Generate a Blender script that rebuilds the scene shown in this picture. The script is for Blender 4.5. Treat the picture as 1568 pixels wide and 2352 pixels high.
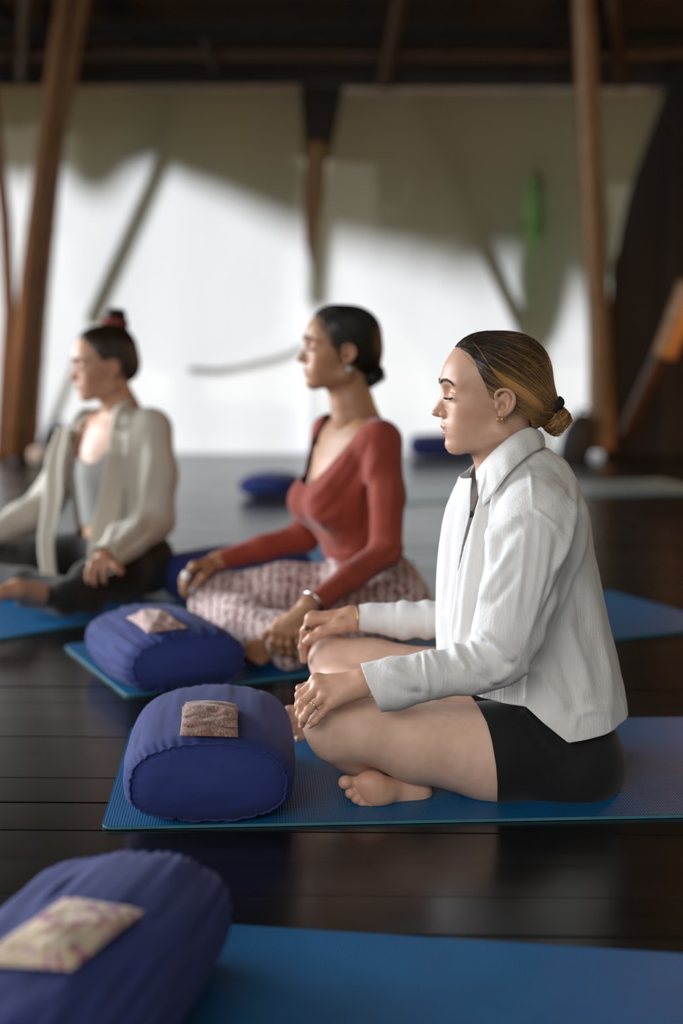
import bpy, bmesh, math, random
import numpy as np
from mathutils import Vector, Matrix

for _o in list(bpy.data.objects):
    bpy.data.objects.remove(_o)
scene = bpy.context.scene
COL = scene.collection
rng = np.random.default_rng(7)

# ------------------------------------------------------------------ camera
CAM_H, PITCH, FPX = 0.87, math.radians(7.6), 50.0 / 36.0 * 2352
cam_data = bpy.data.cameras.new('camera')
cam_data.sensor_fit = 'VERTICAL'
cam_data.sensor_height = 36.0
cam_data.sensor_width = 24.0
cam_data.lens = 50.0
cam_data.clip_end = 200
cam = bpy.data.objects.new('camera', cam_data)
COL.objects.link(cam)
cam.location = (0, 0, CAM_H)
cam.rotation_euler = (math.pi / 2 - PITCH, 0, 0)
cam_data.dof.use_dof = True
cam_data.dof.focus_distance = 2.56
cam_data.dof.aperture_fstop = 1.45
scene.camera = cam

# ------------------------------------------------------------------ world, sun, exposure
world = bpy.data.worlds.new('sky')
scene.world = world
world.use_nodes = True
_nt = world.node_tree
_bg = _nt.nodes['Background']
_bg.inputs['Color'].default_value = (1.0, 0.93, 0.76, 1)
_bg.inputs['Strength'].default_value = 0.30

sun_data = bpy.data.lights.new('sun', 'SUN')
sun_data.energy = 4.6
sun_data.angle = math.radians(15)
sun_data.color = (0.94, 0.96, 1.0)
sun = bpy.data.objects.new('sun', sun_data)
COL.objects.link(sun)
sun.rotation_euler = Vector((0.22, -0.80, -0.57)).to_track_quat('-Z', 'Y').to_euler()


def area(name, loc, target, sx, sy, energy, color, spread=180):
    d = bpy.data.lights.new(name, 'AREA')
    d.shape = 'RECTANGLE'
    d.size, d.size_y, d.energy, d.color = sx, sy, energy, color
    d.spread = math.radians(spread)
    o = bpy.data.objects.new(name, d)
    COL.objects.link(o)
    o.location = loc
    o.rotation_euler = (Vector(target) - Vector(loc)).to_track_quat('-Z', 'Y').to_euler()
    return o


# daylight through the open left side and the open front side of the pavilion
area('daylight_left_side', (-5.6, 5.2, 1.7), (0.2, 2.9, 0.6), 5.5, 2.6, 300, (0.90, 0.95, 1.0), 115)
area('daylight_front_side', (-2.2, -4.4, 3.4), (0.4, 1.9, 0.3), 6.0, 2.2, 47, (1.0, 0.97, 0.95), 62)
# unseen warm lights: one for the orange rim, two added to brighten the poles
for _i, (_l, _e) in enumerate((((2.0, 5.1, 1.15), 28), ((2.5, 8.0, 0.45), 30), ((-2.9, 8.3, 0.8), 30))):
    _d = bpy.data.lights.new('warm_unseen_light', 'POINT')
    _d.energy, _d.color, _d.shadow_soft_size = _e, (1.0, 0.42, 0.12), 0.16
    _o = bpy.data.objects.new('warm_unseen_light', _d)
    COL.objects.link(_o)
    _o.location = _l

scene.view_settings.view_transform = 'Standard'
scene.view_settings.look = 'None'
scene.view_settings.gamma = 1.0
scene.view_settings.exposure = 0.08
scene.view_settings.use_curve_mapping = False
scene.cycles.use_denoising = True
scene.cycles.max_bounces = 8
scene.cycles.transparent_max_bounces = 10
scene.cycles.sample_clamp_indirect = 6.0
scene.cycles.caustics_reflective = False
scene.cycles.caustics_refractive = False

# ------------------------------------------------------------------ helpers
CT, ST = math.cos(PITCH), math.sin(PITCH)


def ray(px, py):
    u, v = (px - 784.0) / FPX, (1176.0 - py) / FPX
    return np.array([u, CT + v * ST, -ST + v * CT])


def P(px, py, Y):
    """point of the place seen at photo pixel (px, py), Y metres in front of the camera"""
    d = ray(px, py)
    return np.array([0, 0, CAM_H]) + d * (Y / d[1])


def G(px, py, z=0.0):
    """point at height z seen at photo pixel (px, py)"""
    d = ray(px, py)
    return np.array([0, 0, CAM_H]) + d * ((z - CAM_H) / d[2])


def unit(v):
    v = np.asarray(v, float)
    return v / np.linalg.norm(v)


def empty(name, loc, label=None, cat=None, group=None):
    o = bpy.data.objects.new(name, None)
    COL.objects.link(o)
    o.location = tuple(float(c) for c in loc)
    tag(o, label, cat, group)
    return o


def tag(o, label=None, cat=None, group=None, kind=None):
    if label: o['label'] = label
    if cat: o['category'] = cat
    if group: o['group'] = group
    if kind: o['kind'] = kind
    return o


def mk(name, V, F, mat, parent=None, smooth=True, attrs=None, kind=None):
    """one mesh object from world-space vertices; parts are stored relative to their thing"""
    V = np.asarray(V, np.float64)
    if parent is not None:
        base = np.zeros(3)
        p = parent
        while p is not None:
            base = base + np.array(p.location)
            p = p.parent
        V = V - base
    me = bpy.data.meshes.new(name)
    if isinstance(F, np.ndarray):
        n, m = F.shape
        me.vertices.add(len(V)); me.vertices.foreach_set('co', V.astype(np.float32).ravel())
        me.loops.add(n * m); me.loops.foreach_set('vertex_index', F.astype(np.int32).ravel())
        me.polygons.add(n)
        me.polygons.foreach_set('loop_start', np.arange(0, n * m, m, dtype=np.int32))
        me.polygons.foreach_set('loop_total', np.full(n, m, dtype=np.int32))
        me.update(calc_edges=True)
        me.validate()
    else:
        me.from_pydata([tuple(v) for v in V], [], [tuple(f) for f in F])
        me.update()
    if smooth:
        me.polygons.foreach_set('use_smooth', np.ones(len(me.polygons), dtype=bool))
    if attrs:
        for an, av in attrs.items():
            a = me.attributes.new(an, 'FLOAT_COLOR' if np.ndim(av) == 2 else 'FLOAT', 'POINT')
            a.data.foreach_set('color' if np.ndim(av) == 2 else 'value', np.asarray(av, np.float32).ravel())
    if mat is not None:
        me.materials.append(mat)
    o = bpy.data.objects.new(name, me)
    COL.objects.link(o)
    if parent is not None:
        o.parent = parent
    if kind: o['kind'] = kind
    return o


def join(parts):
    Vs, Fs, n = [], [], 0
    for V, F in parts:
        Vs.append(np.asarray(V, float)); Fs.extend([tuple(int(i) + n for i in f) for f in F]); n += len(V)
    return np.concatenate(Vs), Fs


def box_vf(c, s, ax=None):
    """box: centre, full sizes, optional 3x3 of axis rows"""
    c = np.asarray(c, float); s = np.asarray(s, float) / 2
    A = np.eye(3) if ax is None else np.asarray(ax, float)
    V = [c + (i * s[0]) * A[0] + (j * s[1]) * A[1] + (k * s[2]) * A[2] for i in (-1, 1) for j in (-1, 1) for k in (-1, 1)]
    F = [(0, 1, 3, 2), (4, 6, 7, 5), (0, 4, 5, 1), (2, 3, 7, 6), (0, 2, 6, 4), (1, 5, 7, 3)]
    return np.array(V), F


def tube_vf(pts, rad, n=10, cap=True):
    pts = np.asarray(pts, float)
    rad = np.full(len(pts), rad) if np.ndim(rad) == 0 else np.asarray(rad, float)
    T = np.gradient(pts, axis=0); T /= np.linalg.norm(T, axis=1)[:, None] + 1e-12
    up = np.array([0, 0, 1.0]) if abs(T[0][2]) < 0.9 else np.array([1.0, 0, 0])
    V, a = [], np.arange(n) * 2 * math.pi / n
    N = unit(np.cross(T[0], up))
    for i in range(len(pts)):
        N = N - T[i] * np.dot(N, T[i]); N = N / (np.linalg.norm(N) + 1e-12)
        B = np.cross(T[i], N)
        V.append(pts[i] + rad[i] * (np.cos(a)[:, None] * N + np.sin(a)[:, None] * B))
    V = np.concatenate(V)
    F = []
    for i in range(len(pts) - 1):
        for j in range(n):
            k = (j + 1) % n
            F.append((i * n + j, i * n + k, (i + 1) * n + k, (i + 1) * n + j))
    if cap:
        F.append(tuple(range(n))[::-1]); F.append(tuple(range((len(pts) - 1) * n, len(pts) * n)))
    return V, F


def grid_faces(nu, nv, wrap_u=False, wrap_v=False):
    """quads of an nu x nv grid stored row by row (index = i*nv + j)"""
    iu = np.arange(nu if wrap_u else nu - 1); jv = np.arange(nv if wrap_v else nv - 1)
    i, j = np.meshgrid(iu, jv, indexing='ij')
    i2, j2 = (i + 1) % nu, (j + 1) % nv
    return np.stack([i * nv + j, i2 * nv + j, i2 * nv + j2, i * nv + j2], -1).reshape(-1, 4)


# value noise, vectorised (for geometry, not for pictures)
_perm = np.random.default_rng(3).random((32, 32, 32))


def vnoise(p, scale):
    q = np.asarray(p) * scale
    i = np.floor(q).astype(int); f = q - i; f = f * f * (3 - 2 * f)
    r = 0
    for a in (0, 1):
        for b in (0, 1):
            for c in (0, 1):
                w = (f[..., 0] if a else 1 - f[..., 0]) * (f[..., 1] if b else 1 - f[..., 1]) * (f[..., 2] if c else 1 - f[..., 2])
                r = r + w * _perm[(i[..., 0] + a) % 32, (i[..., 1] + b) % 32, (i[..., 2] + c) % 32]
    return r * 2 - 1


# ------------------------------------------------------------------ materials
class NT:
    def __init__(self, name):
        self.m = bpy.data.materials.new(name)
        self.m.use_nodes = True
        self.t = self.m.node_tree
        self.b = self.t.nodes['Principled BSDF']
        self.out = self.t.nodes['Material Output']

    def n(self, kind, **kw):
        nd = self.t.nodes.new(kind)
        for k, v in kw.items():
            if hasattr(nd, k):
                setattr(nd, k, v)
            else:
                nd.inputs[k.replace('_', ' ')].default_value = v
        return nd

    def l(self, a, b):
        self.t.links.new(a, b)

    def ramp(self, fac, stops):
        r = self.n('ShaderNodeValToRGB')
        while len(r.color_ramp.elements) < len(stops):
            r.color_ramp.elements.new(0.5)
        for e, (p, c) in zip(r.color_ramp.elements, stops):
            e.position, e.color = p, (*c, 1)
        self.l(fac, r.inputs[0])
        return r.outputs[0]

    def noise(self, scale, detail=3, rough=0.5, stretch=None, coord='Object'):
        tc = self.n('ShaderNodeTexCoord')
        nz = self.n('ShaderNodeTexNoise')
        nz.inputs['Scale'].default_value, nz.inputs['Detail'].default_value, nz.inputs['Roughness'].default_value = scale, detail, rough
        if stretch:
            mp = self.n('ShaderNodeMapping')
            mp.inputs['Scale'].default_value = stretch
            self.l(tc.outputs[coord], mp.inputs['Vector']); self.l(mp.outputs[0], nz.inputs['Vector'])
        else:
            self.l(tc.outputs[coord], nz.inputs['Vector'])
        return nz.outputs['Fac']

    def bump(self, h, strength, dist):
        b = self.n('ShaderNodeBump')
        b.inputs['Strength'].default_value, b.inputs['Distance'].default_value = strength, dist
        self.l(h, b.inputs['Height']); self.l(b.outputs[0], self.b.inputs['Normal'])
        return b

    def set(self, **kw):
        for k, v in kw.items():
            self.b.inputs[k.replace('_', ' ')].default_value = v
        return self


def simple(name, col, rough=0.6, var=0.12, scale=20, bump=0.0, metal=0.0, spec=0.5):
    m = NT(name)
    c = np.array(col)
    f = m.noise(scale, 3)
    m.l(m.ramp(f, [(0.3, tuple(c * (1 - var))), (0.7, tuple(np.minimum(c * (1 + var), 1)))]), m.b.inputs['Base Color'])
    m.set(Roughness=rough, Metallic=metal)
    m.b.inputs['Specular IOR Level'].default_value = spec
    if bump:
        m.bump(m.noise(scale * 6, 3), bump, 0.002)
    return m.m
# ================================================================== THE SETTING
WALL_Y = 9.5


def bamboo_mat(name, dark, light, axis_scale=(14, 14, 0.8)):
    m = NT(name)
    f = m.noise(3.0, 4, 0.6, stretch=axis_scale)
    m.l(m.ramp(f, [(0.3, dark), (0.7, light)]), m.b.inputs['Base Color'])
    m.set(Roughness=0.42)
    m.bump(f, 0.15, 0.01)
    return m.m


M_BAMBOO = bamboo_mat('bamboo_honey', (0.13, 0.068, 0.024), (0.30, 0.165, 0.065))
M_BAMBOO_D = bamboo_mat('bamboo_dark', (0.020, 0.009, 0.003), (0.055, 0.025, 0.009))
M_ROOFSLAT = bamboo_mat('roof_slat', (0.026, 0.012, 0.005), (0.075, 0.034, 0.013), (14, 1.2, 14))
M_DARKWOOD = simple('dark_wood', (0.009, 0.0065, 0.005), 0.7, 0.3, 6)
M_THATCH = simple('thatch', (0.16, 0.12, 0.06), 0.9, 0.45, 14, 0.4)
M_LEAF = simple('leaf_green', (0.15, 0.33, 0.11), 0.5, 0.4, 9)
M_OUTGROUND = simple('ground_olive_bounce', (0.25, 0.225, 0.115), 0.9, 0.3, 5)
M_DARKCLOTH = simple('dark_drape', (0.008, 0.008, 0.0085), 0.85, 0.25, 4)


def floor_mat():
    m = NT('dark_floorboard')
    f = m.noise(2.2, 5, 0.62, stretch=(0.35, 9, 9))
    g = m.noise(1.3, 3, 0.6)
    oi = m.n('ShaderNodeObjectInfo')
    mx = m.n('ShaderNodeMix', data_type='FLOAT')
    mx.inputs[0].default_value = 0.35
    m.l(f, mx.inputs[2]); m.l(oi.outputs['Random'], mx.inputs[3])
    m.l(m.ramp(mx.outputs[0], [(0.25, (0.0036, 0.0040, 0.0041)), (0.75, (0.0090, 0.0095, 0.0095))]), m.b.inputs['Base Color'])
    m.l(m.ramp(g, [(0.3, (0.19,) * 3), (0.75, (0.31,) * 3)]), m.b.inputs['Roughness'])
    m.b.inputs['Specular IOR Level'].default_value = 0.46
    m.b.inputs['Specular Tint'].default_value = (0.78, 0.96, 1.0, 1)
    m.bump(f, 0.05, 0.004)
    return m.m


M_FLOOR = floor_mat()

# floor: a sub-floor and individual boards that run across the hall
fl = mk('floor', *box_vf((0, 4.2, -0.045), (15, 11.2, 0.05)), M_DARKWOOD, smooth=False, kind='structure')
BW = 0.138
_bm = bmesh.new()
bmesh.ops.create_cube(_bm, size=1.0)
for _v in _bm.verts:
    _v.co = (_v.co.x * 15, _v.co.y * (BW - 0.0015), _v.co.z * 0.02)
bmesh.ops.bevel(_bm, geom=[e for e in _bm.edges if abs(e.verts[0].co.y - e.verts[1].co.y) < 1e-6 and abs(e.verts[0].co.z - e.verts[1].co.z) < 1e-6 and e.verts[0].co.z > 0], offset=0.0012, segments=1, affect='EDGES')
_pm = bpy.data.meshes.new('plank')
_bm.to_mesh(_pm); _bm.free()
_pm.materials.append(M_FLOOR)
_k = 0
_y = -1.3
_rot = math.radians(-1.2)
while _y < 9.75:
    o = bpy.data.objects.new('plank', _pm)
    COL.objects.link(o)
    o.parent = fl
    o.location = (rng.uniform(-0.3, 0.3), _y, -0.010 - rng.uniform(0, 0.0006))
    o.rotation_euler = (0, 0, _rot)
    _y += BW
    _k += 1

# ground outside, toned olive so its bounce tints the blinds
mk('ground_outside', *box_vf((0, 19.8, -0.10), (60, 20, 0.1)), M_OUTGROUND, smooth=False, kind='structure')

# ---------------------------------------------------------------- translucent blinds on the far side


def sheet_mat():
    m = NT('translucent_sheet')
    t = m.t
    tr = m.n('ShaderNodeBsdfTranslucent'); tr.inputs['Color'].default_value = (0.86, 0.875, 0.90, 1)
    tp = m.n('ShaderNodeBsdfTransparent'); tp.inputs['Color'].default_value = (0.95, 0.95, 0.93, 1)
    df = m.n('ShaderNodeBsdfDiffuse'); df.inputs['Color'].default_value = (0.78, 0.76, 0.70, 1)
    f = m.noise(1.6, 3, 0.5, stretch=(1, 1, 0.35))
    a = m.n('ShaderNodeMixShader'); b = m.n('ShaderNodeMixShader')
    a.inputs[0].default_value = 0.10
    m.l(tr.outputs[0], a.inputs[1]); m.l(df.outputs[0], a.inputs[2])
    r = m.ramp(f, [(0.3, (0.15,) * 3), (0.7, (0.22,) * 3)])
    m.l(r, b.inputs[0])
    m.l(a.outputs[0], b.inputs[1]); m.l(tp.outputs[0], b.inputs[2])
    m.l(b.outputs[0], m.out.inputs['Surface'])
    return m.m


M_SHEET = sheet_mat()
M_HEM = simple('sheet_hem', (0.34, 0.31, 0.26), 0.7, 0.08, 8)


def sheet(outline_l, outline_r, ytop, ybot, Y, label, seed, gap=None):
    """hanging sheet between two edge curves given as px(y); soft vertical waves"""
    nv, nu = 60, 110
    e = empty('hanging_blind', P((outline_l(ybot) + outline_r(ybot)) / 2, ybot, Y) * [1, 1, 0] + [0, 0, 0.01], label, 'blind', 'translucent blinds on the far side of the hall')
    V = []
    for i in range(nv):
        y = ytop + (ybot - ytop) * i / (nv - 1)
        for j in range(nu):
            s = j / (nu - 1)
            x = outline_l(y) * (1 - s) + outline_r(y) * s
            p = P(x, y, Y)
            a = 0.25 + 0.75 * i / (nv - 1)
            p[1] += a * (0.018 * math.sin(p[0] * 5.1 + seed + 0.6 * math.sin(i * 0.07)) + 0.01 * math.sin(p[0] * 11.7 + seed * 2))
            V.append(p)
    Fg = grid_faces(nv, nu)
    if gap is not None:
        cpx = np.array([[outline_l(ytop + (ybot - ytop) * i / (nv - 1)) * (1 - j / (nu - 1)) + outline_r(ytop + (ybot - ytop) * i / (nv - 1)) * j / (nu - 1), ytop + (ybot - ytop) * i / (nv - 1)] for i in range(nv) for j in range(nu)])
        c = cpx[Fg].mean(1)
        ins = np.zeros(len(c), bool); jj = len(gap) - 1
        for ii in range(len(gap)):
            (xi, yi), (xj, yj) = gap[ii], gap[jj]
            ins ^= ((yi > c[:, 1]) != (yj > c[:, 1])) & (c[:, 0] < (xj - xi) * (c[:, 1] - yi) / (yj - yi + 1e-9) + xi)
            jj = ii
        Fg = Fg[~ins]
    mk('sheet', V, Fg, M_SHEET, e)
    top = [P(outline_l(ytop) + (outline_r(ytop) - outline_l(ytop)) * s, ytop + 3, Y - 0.012) for s in np.linspace(0, 1, 12)]
    mk('top_hem', *tube_vf(top, 0.022, 8), M_HEM, e)
    return e


def lin(*pts):
    ys = [p[0] for p in pts]; xs = [p[1] for p in pts]
    return lambda y: float(np.interp(y, ys, xs))


sheet(lin((200, -1000), (1046, -1000)), lin((196, 690), (560, 700), (660, 724), (1046, 724)), 200, 1044, WALL_Y, 'wide translucent white blind on the left of the short post', 1.0)
sheet(lin((200, 790), (340, 764), (640, 706), (1046, 700)), lin((200, 1530), (420, 1450), (620, 1402), (800, 1385), (1046, 1380)), 205, 1044, WALL_Y + 0.03, 'wide translucent white blind between the short post and the right bamboo pole', 2.4, [(1226, 390), (1248, 405), (1250, 540), (1226, 570), (1196, 530), (1208, 450)])

# left side blinds out of frame and right dark drape
dr = empty('dark_drape', (3.2, 9.1, 0.0), 'black drape hanging behind the right bamboo pole', 'drape')
V = []
for i in range(40):
    y = 150 + (1075 - 150) * i / 39
    xl = lin((150, 1545), (208, 1528), (420, 1452), (620, 1404), (800, 1386), (1075, 1384))(y)
    for j in range(50):
        p = P(xl + (2300 - xl) * j / 49, y, 9.42)
        p[1] += 0.03 * math.sin(p[0] * 14) + 0.02 * math.sin(p[0] * 31 + 1) - 0.25 * (j / 49)
        V.append(p)
mk('fabric', V, grid_faces(40, 50), M_DARKCLOTH, dr)

# wall above the blinds, roof
wb = mk('wall_back', *box_vf((0, WALL_Y + 0.10, 2.60), (16, 0.10, 0.46)), M_DARKWOOD, smooth=False, kind='structure')
ROOF_A = np.array([0, WALL_Y + 1.0, 2.02]); RS = 0.46
SLN = unit([0, -1, 0.95])


RS_IN = 0.95


def roofpt(x, e):
    """point on the roof underside; e metres outwards (+) or inwards (-) from the wall"""
    return np.array([x, WALL_Y + e, 2.46 - (RS if e > 0 else RS_IN) * e])


_up = np.cross([1, 0, 0], SLN)
cl = mk('ceiling', *box_vf((roofpt(0, -3.0) + roofpt(0, -0.02)) / 2 + [0, -0.05, 0.13], (16, np.linalg.norm(roofpt(0, -3) - roofpt(0, -0.02)), 0.05), [[1, 0, 0], SLN, np.cross([1, 0, 0], SLN)]), M_DARKWOOD, smooth=False, kind='structure')
mk('ceiling_high', *box_vf((0, 2.9, 5.35), (16, 7.4, 0.05)), M_DARKWOOD, smooth=False, kind='structure')
# bamboo slats of the roof underside, one by one
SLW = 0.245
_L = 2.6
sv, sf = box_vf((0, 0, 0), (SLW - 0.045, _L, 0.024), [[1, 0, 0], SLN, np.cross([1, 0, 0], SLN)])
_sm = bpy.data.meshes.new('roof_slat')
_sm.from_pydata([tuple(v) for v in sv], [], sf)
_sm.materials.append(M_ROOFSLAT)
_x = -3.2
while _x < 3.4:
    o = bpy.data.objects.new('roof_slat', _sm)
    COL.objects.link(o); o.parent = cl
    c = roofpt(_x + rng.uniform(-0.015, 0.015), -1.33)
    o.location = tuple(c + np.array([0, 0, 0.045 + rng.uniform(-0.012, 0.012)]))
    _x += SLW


def bamboo(pts, r, mat, name='pole', parent=None, nodes=0.42, n=14):
    """culm with swollen nodes along a polyline"""
    pts = np.asarray(pts, float)
    seg = np.linalg.norm(np.diff(pts, axis=0), axis=1); L = np.concatenate([[0], np.cumsum(seg)])
    s = np.linspace(0, L[-1], max(24, int(L[-1] / 0.035)))
    C = np.stack([np.interp(s, L, pts[:, k]) for k in range(3)], 1)
    R = np.interp(s, [0, L[-1]], [r * 1.06, r * 0.92])
    ph = (s / nodes) % 1.0
    R = R * (1 + 0.10 * np.exp(-((ph - 0.5) / 0.045) ** 2) - 0.05 * np.exp(-((ph - 0.56) / 0.03) ** 2))
    return mk(name, *tube_vf(C, R, n), mat, parent)


# purlin under the roof
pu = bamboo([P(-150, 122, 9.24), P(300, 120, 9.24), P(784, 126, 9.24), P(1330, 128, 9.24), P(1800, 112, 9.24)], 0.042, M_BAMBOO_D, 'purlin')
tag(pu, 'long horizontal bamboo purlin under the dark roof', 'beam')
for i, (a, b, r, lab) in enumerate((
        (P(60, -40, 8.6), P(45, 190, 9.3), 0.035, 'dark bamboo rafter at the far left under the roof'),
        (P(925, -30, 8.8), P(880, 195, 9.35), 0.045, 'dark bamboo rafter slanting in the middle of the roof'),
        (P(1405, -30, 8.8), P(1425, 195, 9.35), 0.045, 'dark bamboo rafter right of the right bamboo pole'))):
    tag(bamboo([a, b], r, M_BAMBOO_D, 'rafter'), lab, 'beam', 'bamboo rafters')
tag(bamboo([P(470, 80, 8.9), P(495, 160, 9.0)], 0.03, M_DARKWOOD, 'roof_peg', nodes=2), 'short dark peg hanging by the purlin', 'peg')

# poles in front of the blinds
pl = empty('bamboo_post', G(55, 1050), 'bundle of two slanted honey bamboo poles at the left edge', 'post')
bamboo([P(62, 1052, 9.15), P(88, 700, 9.1), P(125, 330, 9.05), P(190, -40, 9.0)], 0.066, M_BAMBOO, parent=pl)
bamboo([P(28, 1052, 9.05), P(62, 640, 9.0), P(112, 250, 8.95), P(150, -40, 8.9)], 0.05, M_BAMBOO, parent=pl)
bamboo([P(2, 1060, 9.2), P(22, 720, 9.2), P(12, 500, 9.15), P(-22, 200, 9.1), P(-40, 0, 9.1)], 0.042, M_BAMBOO, parent=pl)
pr = empty('bamboo_post', G(1380, 1035), 'tall dark orange bamboo pole right of the seated women', 'post')
bamboo([P(1384, 1034, 9.25), P(1372, 700, 9.2), P(1352, 300, 9.1), P(1340, -40, 9.0)], 0.072, M_BAMBOO, parent=pr)
bamboo([P(1362, 1030, 9.33), P(1362, 640, 9.3), P(1338, 260, 9.2), P(1322, -40, 9.1)], 0.036, M_BAMBOO_D, parent=pr)
st = empty('bamboo_brace', G(1430, 1015), 'slanted bamboo brace in front of the black drape', 'brace')
bamboo([P(1590, 650, 8.55), P(1525, 815, 8.7)], 0.075, M_BAMBOO, parent=st)
bamboo([P(1520, 805, 8.75), P(1430, 1000, 9.0)], 0.045, M_BAMBOO_D, parent=st)  # lower part of the same brace, coloured dark for its shade

# post between the two blinds: top coloured dark for the eave shade, honey below
dp = empty('gap_post', P(735, 190, 9.74), 'honey post between the blinds, its top coloured dark for the eave shade', 'post')
a = P(736, 190, 9.74); b = P(734, 330, 9.74)
V = []
for (pt, w) in ((a, 0.148), (b, 0.088)):
    for sx, sy in ((-1, -1), (1, -1), (1, 1), (-1, 1)):
        V.append(pt + np.array([sx * w, sy * 0.05, 0]))
mk('eave_shaded_top', V, [(0, 1, 5, 4), (1, 2, 6, 5), (2, 3, 7, 6), (3, 0, 4, 7), (0, 3, 2, 1), (4, 5, 6, 7)], M_DARKWOOD, dp, smooth=False)
bamboo([P(728, 326, 9.76), P(716, 500, 9.76), P(708, 640, 9.76)], 0.075, M_BAMBOO, parent=dp)  # cut short so that no dark band falls on the blinds

# ---------------------------------------------------------------- outside: eave, struts, leaves
EDGE = [(-700, 400), (0, 402), (60, 418), (130, 372), (180, 440), (240, 458), (300, 392), (360, 370), (420, 412), (500, 440), (600, 490), (690, 530), (780, 560), (900, 585),
        (985, 600), (1000, 640), (1040, 600), (1060, 660), (1120, 640), (1160, 600), (1240, 640), (1340, 690), (1500, 700), (2400, 700)]
SUND = np.array([0.22, -0.80, -0.57])
ev = empty('thatched_eave', (0, 10.2, 2.1), 'thatched roof eave outside the blinds', 'eave')
V = []
for px in np.arange(-700, 2401, 20):
    py = np.interp(px, [e[0] for e in EDGE], [e[1] for e in EDGE])
    q = P(px, py, WALL_Y)
    # travel from the shadow edge on the blind back towards the sun until the roof plane
    # q - t*SUND lies on the roof: z = 2.46 - RS*e , e = y - WALL_Y
    t = (2.46 - q[2]) / (-SUND[2] + RS * (-SUND[1]))
    r = q - t * SUND
    for e in (0.0, 0.5, 1.0):
        c = roofpt(q[0] + (r[0] - q[0]) * e, 0.165 + (r[1] - WALL_Y - 0.165) * e)
        V.append(c)
    for e in (1.0, 0.5, 0.0):
        c = roofpt(q[0] + (r[0] - q[0]) * e, 0.165 + (r[1] - WALL_Y - 0.165) * e)
        V.append(c + [0, 0, 0.16])
n = len(V) // 6
mk('thatch', V, grid_faces(n, 6, wrap_v=True), M_THATCH, ev, smooth=False)


def strut_from_shadow(p0, p1, off0, off1, r, label):
    a = P(*p0, WALL_Y) - SUND * off0; b = P(*p1, WALL_Y) - SUND * off1
    tag(bamboo([a, b], r, M_BAMBOO_D, 'outside_strut'), label, 'strut', 'struts outside the blinds')


strut_from_shadow((410, 300), (212, 740), 0.30, 0.16, 0.050, 'strut whose slanted shade falls on the left blind')
strut_from_shadow((205, 760), (92, 1043), 0.16, 0.04, 0.022, 'thin lower strut seen dimly through the left blind')
strut_from_shadow((985, 280), (1215, 790), 0.30, 0.16, 0.048, 'strut whose slanted shade falls on the right blind')
cord = [P(x, y, WALL_Y + 0.10) for x, y in ((430, 828), (500, 826), (560, 816), (620, 800), (665, 782), (692, 768))]  # added cord; its dark line stands in for the shade of a fold
tag(mk('fold_shade_cord', *tube_vf(cord, 0.016, 8), M_DARKWOOD), 'added cord drawing the shade of a curved fold on the left blind', 'cord')

# leaves of a plant just outside the right blind
lp = empty('banana_plant', G(1200, 1030) * [1, 0, 0] + [0.12, 10.3, -0.05], 'green broad-leaved plant dimly seen outside the right blind', 'plant')
for i, (b0, t0, w) in enumerate((((1215, 700), (1225, 395), 0.13), ((1205, 720), (1185, 520), 0.10), ((1215, 720), (1250, 500), 0.09), ((1200, 740), (1150, 640), 0.07))):
    A = P(*b0, 9.72 + 0.05 * i); B = P(*t0, 9.66 + 0.04 * i)
    V = []
    for s in np.linspace(0, 1, 14):
        c = A + (B - A) * s
        ww = w * math.sin(math.pi * min(1, s * 0.92 + 0.06)) ** 0.7
        V += [c + [-ww, 0.03, 0], c + [0, -0.01, 0.0], c + [ww, 0.03, 0], c + [0, 0.004, 0]]
    mk('leaf', V, grid_faces(14, 4, wrap_v=True), M_LEAF, lp)
mk('stem', *tube_vf([P(1215, 1040, 9.9), P(1212, 700, 9.78)], 0.03, 8), M_LEAF, lp)

# dark things by the far wall
M_BAG = simple('black_bag', (0.010, 0.010, 0.012), 0.7, 0.2, 30)
M_WHITE = simple('white_plastic', (0.75, 0.74, 0.72), 0.5, 0.03, 30)

# trees beyond the terrace, only dimly seen through the blinds
M_TREE = simple('tree_foliage', (0.10, 0.13, 0.035), 0.8, 0.5, 3)
M_TRUNK = simple('tree_bark', (0.10, 0.07, 0.045), 0.9, 0.3, 8)
for i, (x, y, zc, rx, rz) in enumerate(((-5.2, 16.2, 1.9, 1.25, 1.6), (-1.8, 16.6, 2.0, 1.25, 1.6), (1.7, 16.2, 1.9, 1.25, 1.6), (5.1, 16.4, 1.9, 1.25, 1.6))):
    te = empty('garden_tree', (x, y, -0.05), ['leftmost leafy tree beyond the blinds', 'leafy tree beyond the left blind', 'leafy tree beyond the right blind', 'rightmost leafy tree beyond the blinds'][i], 'tree', 'garden trees outside')
    th_, ph_ = np.meshgrid(np.linspace(0.02, math.pi - 0.02, 40), np.arange(60) * 2 * math.pi / 60, indexing='ij')
    D_ = np.stack([np.sin(th_) * np.cos(ph_), np.sin(th_) * np.sin(ph_), np.cos(th_)], -1)
    rr = 1 + 0.22 * vnoise(D_ + i * 9, 3.0) + 0.12 * vnoise(D_ + i * 5, 8.0)
    mk('crown', (D_ * rr[..., None] * [rx, rx, rz] + [x, y, zc]).reshape(-1, 3), grid_faces(40, 60, wrap_v=True), M_TREE, te)
    mk('trunk', *tube_vf([(x, y, -0.05), (x + 0.1, y, 1.0), (x, y, zc)], [0.2, 0.16, 0.1], 10), M_TRUNK, te)
# ================================================================== MATS, BOLSTERS, EYE PILLOWS


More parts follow.
